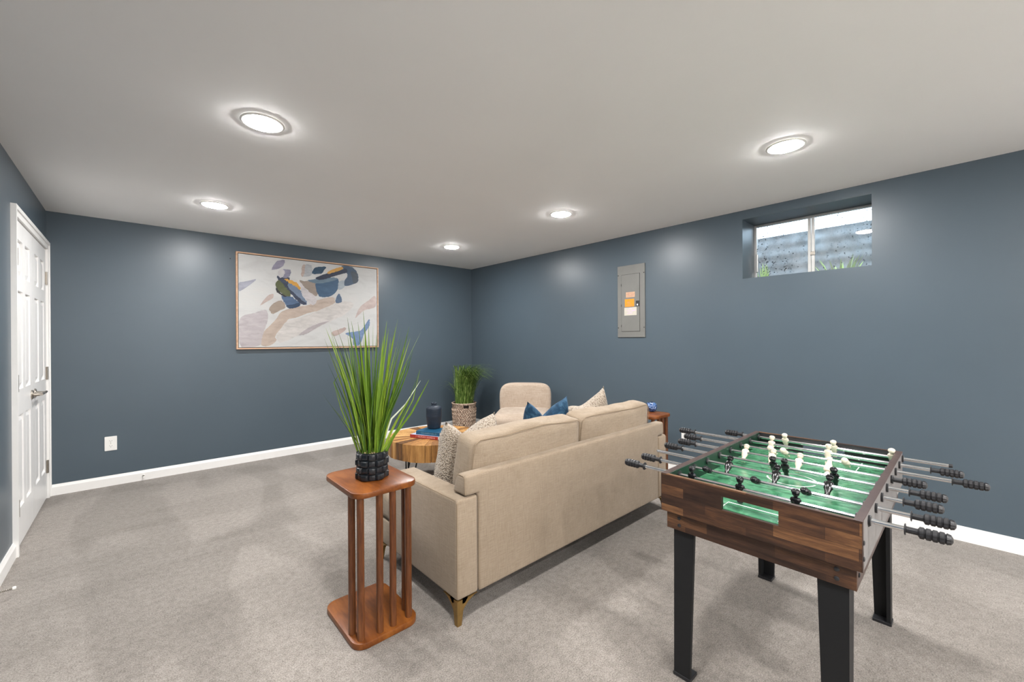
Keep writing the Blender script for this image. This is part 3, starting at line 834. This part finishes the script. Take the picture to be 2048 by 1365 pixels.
part('seat_cushion', prism([(ax+.003, .19), (mid_-.003, .19), (mid_-.003, .832), (0, .832), (0, ad+.006), (ax+.003, ad+.006)], .254, .402, 'z', .035, 4), 'linen', t, True)
part('seat_cushion', prism([(mid_+.003, .19), (SW-ax-.003, .19), (SW-ax-.003, ad+.006), (SW, ad+.006), (SW, .832), (mid_+.003, .832)], .254, .402, 'z', .035, 4), 'linen', t, True)
def back_cushion(xc, wdt, seed, rx, dz=0):
    bm = cushion(wdt, .165, .410, .036, (.012, .022, .010), 16, .010, seed, 8)
    for v in bm.verts:      # soft slumped crest
        if v.co.z > 0:
            v.co.z += .005*math.sin(v.co.x*9+seed)*(v.co.z/.22)
            v.co.y *= 1-.16*(v.co.z/.22)
    c = part('back_cushion', bm, 'linen', t, True, (xc, .155, .606+dz), (R(rx), 0, 0), 60)
    hx, hz, yy = wdt/2-.010, .205-.008, -.0825
    pth = []
    for x in [-hx+2*hx*k/24 for k in range(25)]:
        pth.append((x, yy*.80, hz+.005*(1-(x/hx)**2)+.005*math.sin(x*9+seed)+noise.noise(Vector((x*7, seed, 0)))*.006))
    full = [(-hx-.006, yy*.98, -.15), (-hx-.006, yy*.92, 0), (-hx-.004, yy*.86, hz-.06)] + [(-hx+.004, yy*.82, hz-.018)] + pth[1:-1] + [(hx-.004, yy*.82, hz-.018), (hx+.004, yy*.86, hz-.06), (hx+.006, yy*.92, 0)]
    part('seam', tube(full, .0020, 5), 'seam', c, True)
    return c
back_cushion(.543, .815, 1, 9)
back_cushion(1.352, .800, 4, 9)
def sofa_leg(sx, sy):
    bm = bmesh.new()
    def c(x, y): return (x if sx > 0 else SW-x, y if sy > 0 else .805-y)
    rings = []
    for z, a, b_ in ((0, .004, .026), (.06, .003, .034), (.095, .002, .045), (.1125, .002, .060)):
        rings.append([bm.verts.new((*c(x, y), z)) for x, y in ((a, a), (b_, a), (b_, b_*.85), (a*1.0+(b_-a)*.85, b_), (a, b_))])
    for p_, q_ in zip(rings, rings[1:]):
        for i in range(5): bm.faces.new((p_[i], p_[(i+1) % 5], q_[(i+1) % 5], q_[i]))
    bm.faces.new(rings[0]); bm.faces.new(rings[-1])
    for horiz in (0, 1):   # curved bracket wings along both rails
        prv = None
        for k in range(6):
            s = k/5; ln = .03+.085*s; zt = .1125; zl = .1125-.05*(1-s)**2
            pts = [(ln, .002), (ln, .010)] if not horiz else [(.002, ln), (.010, ln)]
            cur = [bm.verts.new((*c(*pts[0]), zl)), bm.verts.new((*c(*pts[1]), zl)), bm.verts.new((*c(*pts[1]), zt)), bm.verts.new((*c(*pts[0]), zt))]
            if prv:
                for i in range(4): bm.faces.new((prv[i], prv[(i+1) % 4], cur[(i+1) % 4], cur[i]))
            prv = cur
    bmesh.ops.recalc_face_normals(bm, faces=bm.faces)
    part('leg', bm, 'brass', t)
for a in (1, -1):
    for b_ in (1, -1): sofa_leg(a, b_)

# ================================================================== THROW PILLOWS
def pillow(label, group, mat, loc, rot, size=.46, thick=.15, chop=.10, seam_mat='seam', n=22, seed=0, tips=(0, 0)):
    """knife-edge square pillow standing on its lower edge, crest pressed down in the middle"""
    t = thing('throw_pillow', label, 'pillow', loc, rot=rot, group=group)
    def P(s, q, side):
        h = size/2
        edge = 1-.075*(1-s*s)*abs(q)**3-.0; edge2 = 1-.075*(1-q*q)*abs(s)**3
        x = s*h*edge2; z = q*h*edge
        up = max(0, (q+1)/2)
        z -= chop*math.exp(-(s/.42)**2)*up**1.6
        z += up**4*abs(s)**4*(.022+(tips[0] if s < 0 else tips[1]))
        x += -math.copysign(1, s)*.03*up**2*abs(s)**2*1.0
        prof = (max(0, 1-s**4)*max(0, 1-q**4))**.55
        y = side*thick/2*prof*(1+.12*noise.noise(Vector((s*2.2+seed, q*2.2, side))))
        y += .030*math.exp(-(s/.42)**2)*up**2*(1 if side else 1)
        return Vector((x, y, z+h))
    bm = bmesh.new(); g = {}
    for sd in (-1, 1):
        for i in range(n+1):
            for j in range(n+1):
                s, q = -1+2*i/n, -1+2*j/n
                bd = i in (0, n) or j in (0, n)
                if bd and sd == 1: g[sd, i, j] = g[-1, i, j]; continue
                g[sd, i, j] = bm.verts.new(P(s, q, sd))
    for sd in (-1, 1):
        for i in range(n):
            for j in range(n):
                bm.faces.new([g[sd, a, b_] for a, b_ in ((i, j), (i+1, j), (i+1, j+1), (i, j+1))])
    bmesh.ops.recalc_face_normals(bm, faces=bm.faces)
    body = part('cover', bm, mat, t, True, angle=100)
    ring_ = [(-1+2*k/n, -1) for k in range(n)]+[(1, -1+2*k/n) for k in range(n)]+[(1-2*k/n, 1) for k in range(n)]+[(-1, 1-2*k/n) for k in range(n)]
    part('piping', tube([P(s*.985, q*.985, 0) for s, q in ring_], .0016, 5, closed=True), seam_mat, body, True)
    return t
zs_ = .388
pillow('cream boucle throw pillow leaning in the sofa corner beside the near wooden table', 'boucle pillows on the sofa', 'boucle', (1.396, 1.960, zs_-.018), (R(9), 0, R(9)), .455, .19, .085, 'boucle', seed=1)
pillow('dark blue velvet throw pillow in the middle of the sofa', None, 'velvet', (2.105, 2.005, zs_), (R(7), 0, R(0)), .460, .15, .10, 'velvet', seed=4)
pillow('cream boucle throw pillow at the sofa end beside the window wall', 'boucle pillows on the sofa', 'boucle', (2.685, 2.010, zs_), (R(8), R(-15), R(-16)), .45, .15, .05, 'boucle', seed=7, tips=(-.03, .02))

# ================================================================== COFFEE TABLE
CT_ = Vector((2.01, 3.25, 0)); CRD = .405; ZT = .420; TH = .142
t = thing('coffee_table', 'round drum coffee table of radiating mango wood blocks on hairpin legs', 'coffee table', CT_)
nw = 38; rnd = random.Random(5)
cuts_ = [0]
while cuts_[-1] < 360: cuts_.append(cuts_[-1]+rnd.uniform(6.5, 12.5))
cuts_[-1] = 360
part('core', lathe([(CRD-.010, ZT-TH+.004), (CRD-.010, ZT-.004)], 48), 'plank_dark', t)
for a0, a1 in zip(cuts_, cuts_[1:]):
    ro = CRD+rnd.uniform(-.004, .004); zz = ZT+rnd.uniform(-.0012, .0008)
    g = .0012
    pts = [(.012, 0)]
    am = R(a1-a0)/2
    outl = [(.010, -.0005), (ro*math.cos(am)-.0, -ro*math.sin(am)+g), (ro, 0), (ro*math.cos(am), ro*math.sin(am)-g), (.010, .0005)]
    bm = prism(outl, ZT-TH+rnd.uniform(0, .002), zz, 'z')
    part('wedge', bm, 'mango', t, rot=(0, 0, R((a0+a1)/2)))
for k in range(4):
    a = R(20+90*k); ca, sa = math.cos(a), math.sin(a)
    c0 = Vector((ca*.30, sa*.30, 0)); tg = Vector((-sa, ca, 0)); od = Vector((ca, sa, 0))
    top = ZT-TH
    pth = [c0+tg*.05+Vector((0, 0, top))]
    bt = c0+od*.035
    for j in range(7):
        b_ = math.pi*j/6; pth.append(bt+tg*.010*math.cos(b_)+Vector((0, 0, .016-.010*math.sin(b_))))
    pth.append(c0-tg*.05+Vector((0, 0, top)))
    part('hairpin_leg', tube(pth, .0058, 8), 'black_metal', t, True)

# books and vase
def book(label, loc, rz, lw, ld, th, cov, spine_mat, ink, top_mat):
    t = thing('book', label, 'book', loc, rz, 'books on the coffee table')
    part('pages', boxes([(.004, lw-.004, .004, ld-.003, .003, th-.003)]), 'paper', t)
    part('cover', boxes([(0, lw, .003, ld, 0, .0025), (0, lw, .003, ld, th-.0025, th)]), top_mat, t)
    sp = part('spine', prism(rrect(-.0005, lw+.0005, 0, th, .002, 3), -.002, .004, 'y'), spine_mat, t)
    rn = random.Random(th*1000); x = lw*.22; k = 0
    bm = bmesh.new()
    while x < lw*.88:
        wd = rn.uniform(.0045, .008)
        if rn.random() > .16:
            box(bm, x, x+.0018, -.0026, -.0019, th*.26, th*.74)
            if rn.random() > .4: box(bm, x+wd-.0022, x+wd-.0006, -.0026, -.0019, th*.26, th*.74)
            zz = rn.choice((.26, .45, .64)); box(bm, x, x+wd-.001, -.0026, -.0019, th*zz, th*(zz+.10))
        x += wd+.0015
    part('spine_lettering', bm, ink, sp)
bang = math.atan2(3.081-3.308, 1.895-1.791)
e1 = Vector((math.cos(bang), math.sin(bang), 0))
book('red spined book with pale lettering at the bottom of the pile', (1.790, 3.302, ZT+.001), bang, .285, .215, .026, None, 'red_cover', 'pink_ink', 'lilac_cover')
book('blue hardcover book under the navy vase', (1.830, 3.268, ZT+.0275), bang, .240, .185, .030, None, 'blue_cover', 'teal_ink', 'blue_cover')
t = thing('vase', 'matte navy bottle vase standing on the stacked books', 'vase', (2.002, 3.252, ZT+.058))
prof = [(.052, 0), (.056, .004)]
for k in range(40):
    z = .008+.150*k/39; prof.append((.0575+.013*min(1, z/.11)+(.0012 if (k % 3 == 0 and 8 < k < 36) else 0), z))
prof += [(.0705, .172), (.0690, .184), (.0630, .194), (.046, .201), (.028, .205), (.022, .210), (.022, .216)]
part('body', lathe(prof, 36), 'navy_vase', t, True, angle=70)
part('neck', lathe([(.018, .215), (.025, .218), (.026, .226), (.022, .231), (.012, .231), (.012, .222)], 24), 'navy_vase', t, True)

# ================================================================== BASKET WITH GRASS
BC = Vector((3.375, 4.700, 0)); br0, br1, bh = .138, .166, .410
t = thing('basket_plant', 'arching green grass in a woven seagrass basket in the room corner', 'potted plant', BC)
seg = 56; rws = 22; bm = bmesh.new(); gr = []
hole_dir = math.atan2(-BC.y, -BC.x)+R(10)
for j in range(rws+1):
    z = bh*j/rws; r_ = br0+(br1-br0)*(j/rws)**.8
    gr.append([bm.verts.new(((r_+.002*math.sin(i*7+j*3))*math.cos(2*math.pi*i/seg), (r_+.002*math.sin(i*7+j*3))*math.sin(2*math.pi*i/seg), z)) for i in range(seg)])
for j in range(rws):
    for i in range(seg):
        am = 2*math.pi*(i+.5)/seg; dd = (am-hole_dir+math.pi) % (2*math.pi)-math.pi
        if j in (19, 20) and abs(dd) < .26: continue
        bm.faces.new((gr[j][i], gr[j][(i+1) % seg], gr[j+1][(i+1) % seg], gr[j+1][i]))
ex = bmesh.ops.solidify(bm, geom=bm.faces[:], thickness=.008)
bmesh.ops.recalc_face_normals(bm, faces=bm.faces)
bk_ = part('basket', bm, 'weave', t, True, angle=50)
part('rim', tube([(br1*math.cos(2*math.pi*k/40), br1*math.sin(2*math.pi*k/40), bh) for k in range(40)], .007, 8, closed=True), 'weave', bk_, True)
# herringbone strands
bm = bmesh.new()
for j in range(13):
    for i in range(30):
        a = 2*math.pi*(i+.5*(j % 2))/30; z = .02+j*.0255; r_ = br0+(br1-br0)*(z/bh)**.8+.002
        sl = .016*(1 if j % 2 else -1)
        pts = []
        for k in range(4):
            s = k/3-.5; aa = a+s*.19; zz = z+s*2*sl; rr_ = r_+.005*math.cos(s*math.pi)
            pts.append((rr_*math.cos(aa), rr_*math.sin(aa), max(.006, zz)))
        tube(pts, .0045, 5, bm)
part('woven_strands', bm, 'weave', bk_, True, angle=60, kind='stuff')
part('hole_shade', lathe([(.128, .02), (br1-.014, bh-.012)], 32, cap=False), 'soil', t)  # dark cylinder added so the handle hole looks shaded inside
part('soil', lathe([(.001, bh-.08), (br1-.02, bh-.08)], 24), 'soil', t)
rnd = random.Random(21); bm = bmesh.new()
def gblade(b0, hgt, lean, droop, w0):
    pr = None; n = 9
    ld = lean.length; dirn = lean.normalized() if ld > 1e-5 else Vector((1, 0, 0)); sd = Vector((-dirn.y, dirn.x, 0))
    # keep the arch clear of the two walls
    for k in range(n+1):
        s = k/n
        c = Vector(b0)+lean*(s**1.7)+Vector((0, 0, hgt*(math.sin(s*math.pi*.5*(1+droop))/max(.3, math.sin(math.pi*.5*min(1, 1+droop))))))
        c.x = min(c.x, XB-BC.x-.012); c.y = min(c.y, YA-BC.y-.012)
        w_ = w0*(1-s**4)*.5+.0004
        cur = (bm.verts.new(c-sd*w_), bm.verts.new(c+sd*w_))
        if pr: bm.faces.new((pr[0], pr[1], cur[1], cur[0]))
        pr = cur
for i in range(620):
    a = rnd.uniform(0, 6.283); q = math.sqrt(rnd.random())*.12
    b0 = (q*math.cos(a), q*math.sin(a), bh-.09)
    rad_out = Vector((math.cos(a), math.sin(a), 0))*q*1.1
    pick = rnd.random()
    if pick < .62:           # upright core combed over towards the window wall
        lean = CR*rnd.uniform(.05, .24)+CF*rnd.uniform(-.12, .0)+rad_out*.8
        gblade(b0, rnd.uniform(.46, .63), Vector((lean.x, lean.y, 0)), rnd.uniform(.02, .2), .0075)
    elif pick < .84:         # long blades arching over on that side
        lean = CR*rnd.uniform(.20, .36)+CF*rnd.uniform(-.14, -.02)+rad_out*.5
        gblade(b0, rnd.uniform(.46, .58), Vector((lean.x, lean.y, 0)), rnd.uniform(.15, .38), .009)
    else:
        lean = rad_out*1.6+CR*rnd.uniform(-.06, .04)
        gblade(b0, rnd.uniform(.28, .46), Vector((lean.x, lean.y, 0)), rnd.uniform(-.1, .1), .007)
for k in range(5):
    lean = -CR*rnd.uniform(.18, .32)+CF*rnd.uniform(-.05, 0); gblade((-.07, .03, bh-.08), rnd.uniform(.30, .42), Vector((lean.x, lean.y, 0)), rnd.uniform(.3, .5), .009)
part('grass_blades', bm, 'basket_grass', t, True, angle=100, kind='stuff')

# ================================================================== ACCENT CHAIR
t = thing('accent_chair', 'armless blush linen accent chair with rounded back', 'chair', (3.245, 3.375, 0), R(-49))
# local: faces -y, back towards +y
seat = cushion(.66, .64, .300, .085, (.008, .012, .022), 12, .003, 3, 4)
part('seat', seat, 'rose_linen', t, True, (0, -.03, .325), angle=70)
bm = bmesh.new()
prof = []
for k in range(41):
    a = math.pi*k/40; cxx = math.cos(a); sxx = math.sin(a)
    prof.append((math.copysign(abs(cxx)**.36, cxx)*.305, .58+.180*abs(sxx)**.62))
outl = [(.292, .19)]+prof+[(-.292, .19)]
bm = prism(outl, .18, .31, 'y')
bmesh.ops.subdivide_edges(bm, edges=[e for e in bm.edges if abs(e.verts[0].co.y-e.verts[1].co.y) > .05], cuts=2)
finish(bm, .040, 5, 50)
for v in bm.verts: v.co.y += .16*max(0, v.co.z-.4) - .35*v.co.x**2 + .0
part('backrest', bm, 'rose_linen', t, True, angle=60)
for x in (-.24, .24):
    for y in (-.27, .20): part('leg', lathe([(.016, 0), (.024, .185)], 12, (x, y, 0)), 'walnut', t, True)

# ================================================================== FOOSBALL TABLE
X0, X1, Y0, Y1, ZTOP, ZU, ZS = 1.480, 2.530, .196, .786, .762, .621, .556
FO = Vector(((X0+X1)/2, (Y0+Y1)/2, 0))
t = thing('foosball_table', 'foosball table with rustic wood plank cabinet, green playfield and black legs', 'foosball table', FO)
zf = .686; ZR = .737
def wpart(name, bm, mat, parent=t, smooth=False, angle=35, **k): return part(name, bm, mat, parent, smooth, angle=angle, world=FO, **k)
gy0, gy1, gz0, gz1 = .398, .568, .684, .730
def end_panel(xa, xb):
    bm = bmesh.new()
    box(bm, xa, xb, Y0+.001, gy0, ZU, ZTOP-.001); box(bm, xa, xb, gy1, Y1-.001, ZU, ZTOP-.001)
    box(bm, xa, xb, gy0, gy1, ZU, gz0); box(bm, xa, xb, gy0, gy1, gz1, ZTOP-.001)
    finish(bm); bmesh.ops.remove_doubles(bm, verts=bm.verts, dist=1e-5)
    return bm
wpart('end_panel', end_panel(X0, X0+.015), 'plank')
wpart('end_panel', end_panel(X1-.015, X1), 'plank')
for ya, yb in ((Y0, Y0+.020), (Y1-.020, Y1)):
    sp = wpart('side_panel', boxes([(X0+.0152, X1-.0152, ya, yb, ZU, ZTOP-.002)]), 'grey_side')
    part('top_edge', boxes([(X0, X1, ya-.0006, yb+.0006, ZTOP-.0025, ZTOP)], .0008), 'plank_dark', sp, world=FO)
    part('corner_band', boxes([(X0-.0004, X0+.0153, (ya-.0006 if ya < .4 else yb-.0006), (ya+.0006 if ya < .4 else yb+.0006), ZU, ZTOP-.003)]), 'plank_dark', sp, world=FO)
    yi = yb if ya < .4 else ya; s_ = 1 if ya < .4 else -1
    part('inner_lining', boxes([(X0+.016, X1-.016, min(yi, yi+s_*.002), max(yi, yi+s_*.002), zf, ZTOP-.004)]), 'field_wall', sp, world=FO)
for xa in (X0+.0151, X1-.0171):   # dark lining of the short ends, split round the goal
    wpart('end_lining', boxes([(xa, xa+.002, Y0+.0225, gy0, zf, ZTOP-.003), (xa, xa+.002, gy1, Y1-.0225, zf, ZTOP-.003), (xa, xa+.002, gy0, gy1, gz1, ZTOP-.003)]), 'black_plastic')
pf = wpart('playfield', boxes([(X0+.012, X1-.012, Y0+.020, Y1-.020, zf-.006, zf)]), 'field')
bm = bmesh.new(); zl = zf+.0006; cx_, cy_ = FO.x, FO.y
def strip(pts, wd=.0062):
    prv = None; P = [Vector((*p, zl)) for p in pts]; n = len(P)
    for k, c in enumerate(P):
        d = (P[min(n-1, k+1)]-P[max(0, k-1)]).normalized(); s = Vector((-d.y, d.x, 0))*wd/2
        cur = (bm.verts.new(c-s), bm.verts.new(c+s))
        if prv: bm.faces.new((prv[0], prv[1], cur[1], cur[0]))
        prv = cur
strip([(cx_+.085*math.cos(2*math.pi*k/48), cy_+.085*math.sin(2*math.pi*k/48)) for k in range(49)])
strip([(cx_, Y0+.03), (cx_, Y1-.03)])
for sx in (1, -1):
    xe = X0+.03 if sx > 0 else X1-.03
    strip([(xe, cy_-.16), (xe+sx*.17, cy_-.16), (xe+sx*.17, cy_+.16), (xe, cy_+.16)])
    strip([(xe, cy_-.085), (xe+sx*.055, cy_-.085), (xe+sx*.055, cy_+.085), (xe, cy_+.085)])
    strip([(xe+sx*(.17+.05*math.sin(math.pi*k/14)), cy_-.07+.14*k/14) for k in range(15)])
for k in range(20):
    a, b_ = 2*math.pi*k/20, 2*math.pi*(k+1)/20
    bm.faces.new([bm.verts.new(p) for p in ((cx_, cy_, zl), (cx_+.009*math.cos(a), cy_+.009*math.sin(a), zl), (cx_+.009*math.cos(b_), cy_+.009*math.sin(b_), zl))])
bmesh.ops.recalc_face_normals(bm, faces=bm.faces)
for f in bm.faces:
    if f.normal.z < 0: f.normal_flip()
part('field_lines', bm, 'line_white', pf, world=FO)
# lower skirt
wpart('skirt_panel', boxes([(X0+.016, X0+.031, Y0+.015, Y1-.015, ZS, ZU+.001)]), 'plank')
wpart('skirt_panel', boxes([(X1-.031, X1-.016, Y0+.015, Y1-.015, ZS, ZU+.001)]), 'plank')
for ya in (Y0+.0152, Y1-.0302): wpart('skirt_panel', boxes([(X0+.0312, X1-.0312, ya, ya+.015, ZS, ZU+.001)]), 'plank_dark')
wpart('cabinet_bottom', boxes([(X0+.031, X1-.031, Y0+.03, Y1-.03, ZU-.01, ZU)]), 'plank_dark')
# bolts
bolt = mesh_of('bolt', lathe([(.0065, 0), (.0065, -.002), (.004, -.0035)], 12, axis='x'), 'black_plastic', True)
for y in (Y0+.060, Y1-.062):
    for z in (.575, .602): put('bolt', bolt, t, Vector((X0+.016, y, z))-FO)
for x, z in ((X0+.10, .725), (X0+.012, .70), (X0+.012, .655), (X0+.05, .59)):
    put('bolt', bolt, t, Vector((x, Y0-.0002 if z > .62 else Y0+.015, z))-FO, (0, 0, R(90)))
# legs: angle-section, slightly splayed along the length
def foos_leg(sx, sy):
    bm = bmesh.new()
    xt = X0+.032 if sx > 0 else X1-.032; xb = X0+.026 if sx > 0 else X1-.026
    yo = Y1-.034 if sy > 0 else Y0+.034
    yi_t = yo-sy*.078; yi_b = yo-sy*.060
    def slab(p):  # p: 4 bottom, 4 top
        vs = [bm.verts.new(q) for q in p]
        for f in ((0, 1, 2, 3), (4, 5, 6, 7), (0, 1, 5, 4), (1, 2, 6, 5), (2, 3, 7, 6), (3, 0, 4, 7)): bm.faces.new([vs[i] for i in f])
    th = .014; zt = ZU-.002; zb_ = .012
    slab([(xb, yo, zb_), (xb, yi_b, zb_), (xb+sx*th, yi_b, zb_), (xb+sx*th, yo, zb_), (xt, yo, zt), (xt, yi_t, zt), (xt+sx*th, yi_t, zt), (xt+sx*th, yo, zt)])
    slab([(xb+sx*th, yo, zb_), (xb+sx*th, yo-sy*th, zb_), (xb+sx*.055, yo-sy*th, zb_), (xb+sx*.055, yo, zb_), (xt+sx*th, yo, zt), (xt+sx*th, yo-sy*th, zt), (xt+sx*.075, yo-sy*th, zt), (xt+sx*.075, yo, zt)])
    bmesh.ops.recalc_face_normals(bm, faces=bm.faces)
    lg = wpart('leg', bm, 'black_leg')
    xa, xc = sorted((xb-sx*.003, xb+sx*.058)); ya, yc = sorted((yo+sy*.003, yi_b-sy*.002))
    part('foot', boxes([(xa, xc, ya, yc, 0, .013)], .002), 'black_plastic', lg, world=FO)
for a in (1, -1):
    for b_ in (1, -1): foos_leg(a, b_)
# rods, handles, players
hp = []
for k in range(5):      # ribbed grip
    z0 = .026+k*.0128; r_ = .0152 if k < 4 else .0146
    hp += [(r_*.80, z0), (r_, z0+.0020), (r_, z0+.0098), (r_*.80, z0+.0118)]
hp = [(.0088, .0), (.0088, .024)]+hp
hp[-2] = (.0122, hp[-2][1]); hp[-1] = (.0055, hp[-1][1]+.002)
bm = lathe([(.013, -.003), (.0155, -.002), (.0155, 0), (.009, .001)], 20, axis='y')
lathe(hp, 24, axis='y', bm=bm)
for v in bm.verts:      # lengthwise grooves
    if v.co.y > .027:
        r_ = math.hypot(v.co.x, v.co.z)
        if r_ > .0105:
            a = math.atan2(v.co.z, v.co.x); g_ = .90 if round(a/(2*math.pi)*24) % 3 == 0 else 1.03
            v.co.x *= g_; v.co.z *= g_
handle_me = mesh_of('handle', bm, 'black_plastic', True, 40)
def figure(mat):
    bm = bmesh.new()
    lathe([(.0015, -.049), (.0050, -.047), (.0058, -.036), (.0066, -.022), (.0098, -.010), (.0114, .002), (.0118, .010), (.0098, .0155), (.0042, .018), (.0042, .022)], 12, bm=bm, sq=1.35)
    sph(bm, (0, 0, .0305), .0112, 12, 8, (1, 1, 1.0))
    lathe([(.0080, .0355), (.0130, .0345), (.0122, .0395), (.0075, .0435), (.001, .0445)], 12, bm=bm)
    for s in (-1, 1): tube([(0, s*.011, .012), (.002, s*.0135, .002), (.001, s*.012, -.010)], [.0034, .003, .0024], 6, bm)
    box(bm, -.0035, .0065, -.0085, .0085, -.0475, -.036)
    lathe([(.0066, -.009), (.0066, .009)], 12, axis='y', bm=bm)
    bmesh.ops.recalc_face_normals(bm, faces=bm.faces)
    return mesh_of('player', bm, mat, True, 45)
fig = {'b': figure('black_figure'), 'w': figure('ivory_figure')}
bush = mesh_of('bushing', lathe([(.0065, -.0035), (.015, -.003), (.015, .003), (.0065, .0035)], 18, axis='y'), 'black_plastic', True)
bumper = mesh_of('bumper', lathe([(.0065, -.006), (.0105, -.006), (.0105, .006), (.0065, .006)], 14, axis='y'), 'black_plastic', True)
cap_me = mesh_of('end_cap', lathe([(.0066, -.004), (.0078, -.004), (.0078, .006), (.005, .008)], 12, axis='y'), 'black_plastic', True)
# x, left tip, left flange, right flange, right tip, colour, player y's, lean
RODS = [
 (1.580, 1.007, .914, .117, .028, 'b', (.713, .543, .376), 0),
 (1.711, 1.007, .912, .113, .023, 'b', (.703, .529, .374), 66),
 (1.842, .997, None, .140, .050, 'b', (.677, .503, .338), -40),
 (1.973, 1.032, .937, .135, .045, 'b', (.547, .505, .343), 22),
 (2.104, 1.023, .931, .189, .097, 'w', (.700, .590, .488, .386), -42),
 (2.235, 1.055, .960, .038, -.053, 'w', (.625, .573, .349), 60),
 (2.366, 1.144, 1.050, .100, .009, 'w', (.665, .435), -18),
 (2.497, .936, .844, None, .050, 'w', (.638, .436, .228), 24),
]
for x, lt_, lf, rf, rt, cl, pys, lean in RODS:
    ya = (rf-.02) if rf else rt; yb = (lf+.02) if lf else lt_
    rod = wpart('rod', lathe([(.0072, ya), (.0072, yb)], 16, (x, 0, ZR), 'y'), 'chrome', smooth=True)
    pos = lambda y: Vector((x, y, ZR))-FO
    if lf: put('handle', handle_me, rod, pos(lf))
    if rf: put('handle', handle_me, rod, pos(rf), (0, 0, R(180)))
    else: put('end_cap', cap_me, rod, pos(rt), (0, 0, R(180)))
    for yb_ in (Y0-.003, Y0+.0255, Y1+.003, Y1-.0255): put('bushing', bush, rod, pos(yb_))
    for k, y in enumerate(pys):
        flip = 180 if (cl == 'w' and k == 3) else 0
        put('player', fig[cl], rod, pos(y), (0, R(-lean+flip), 0))
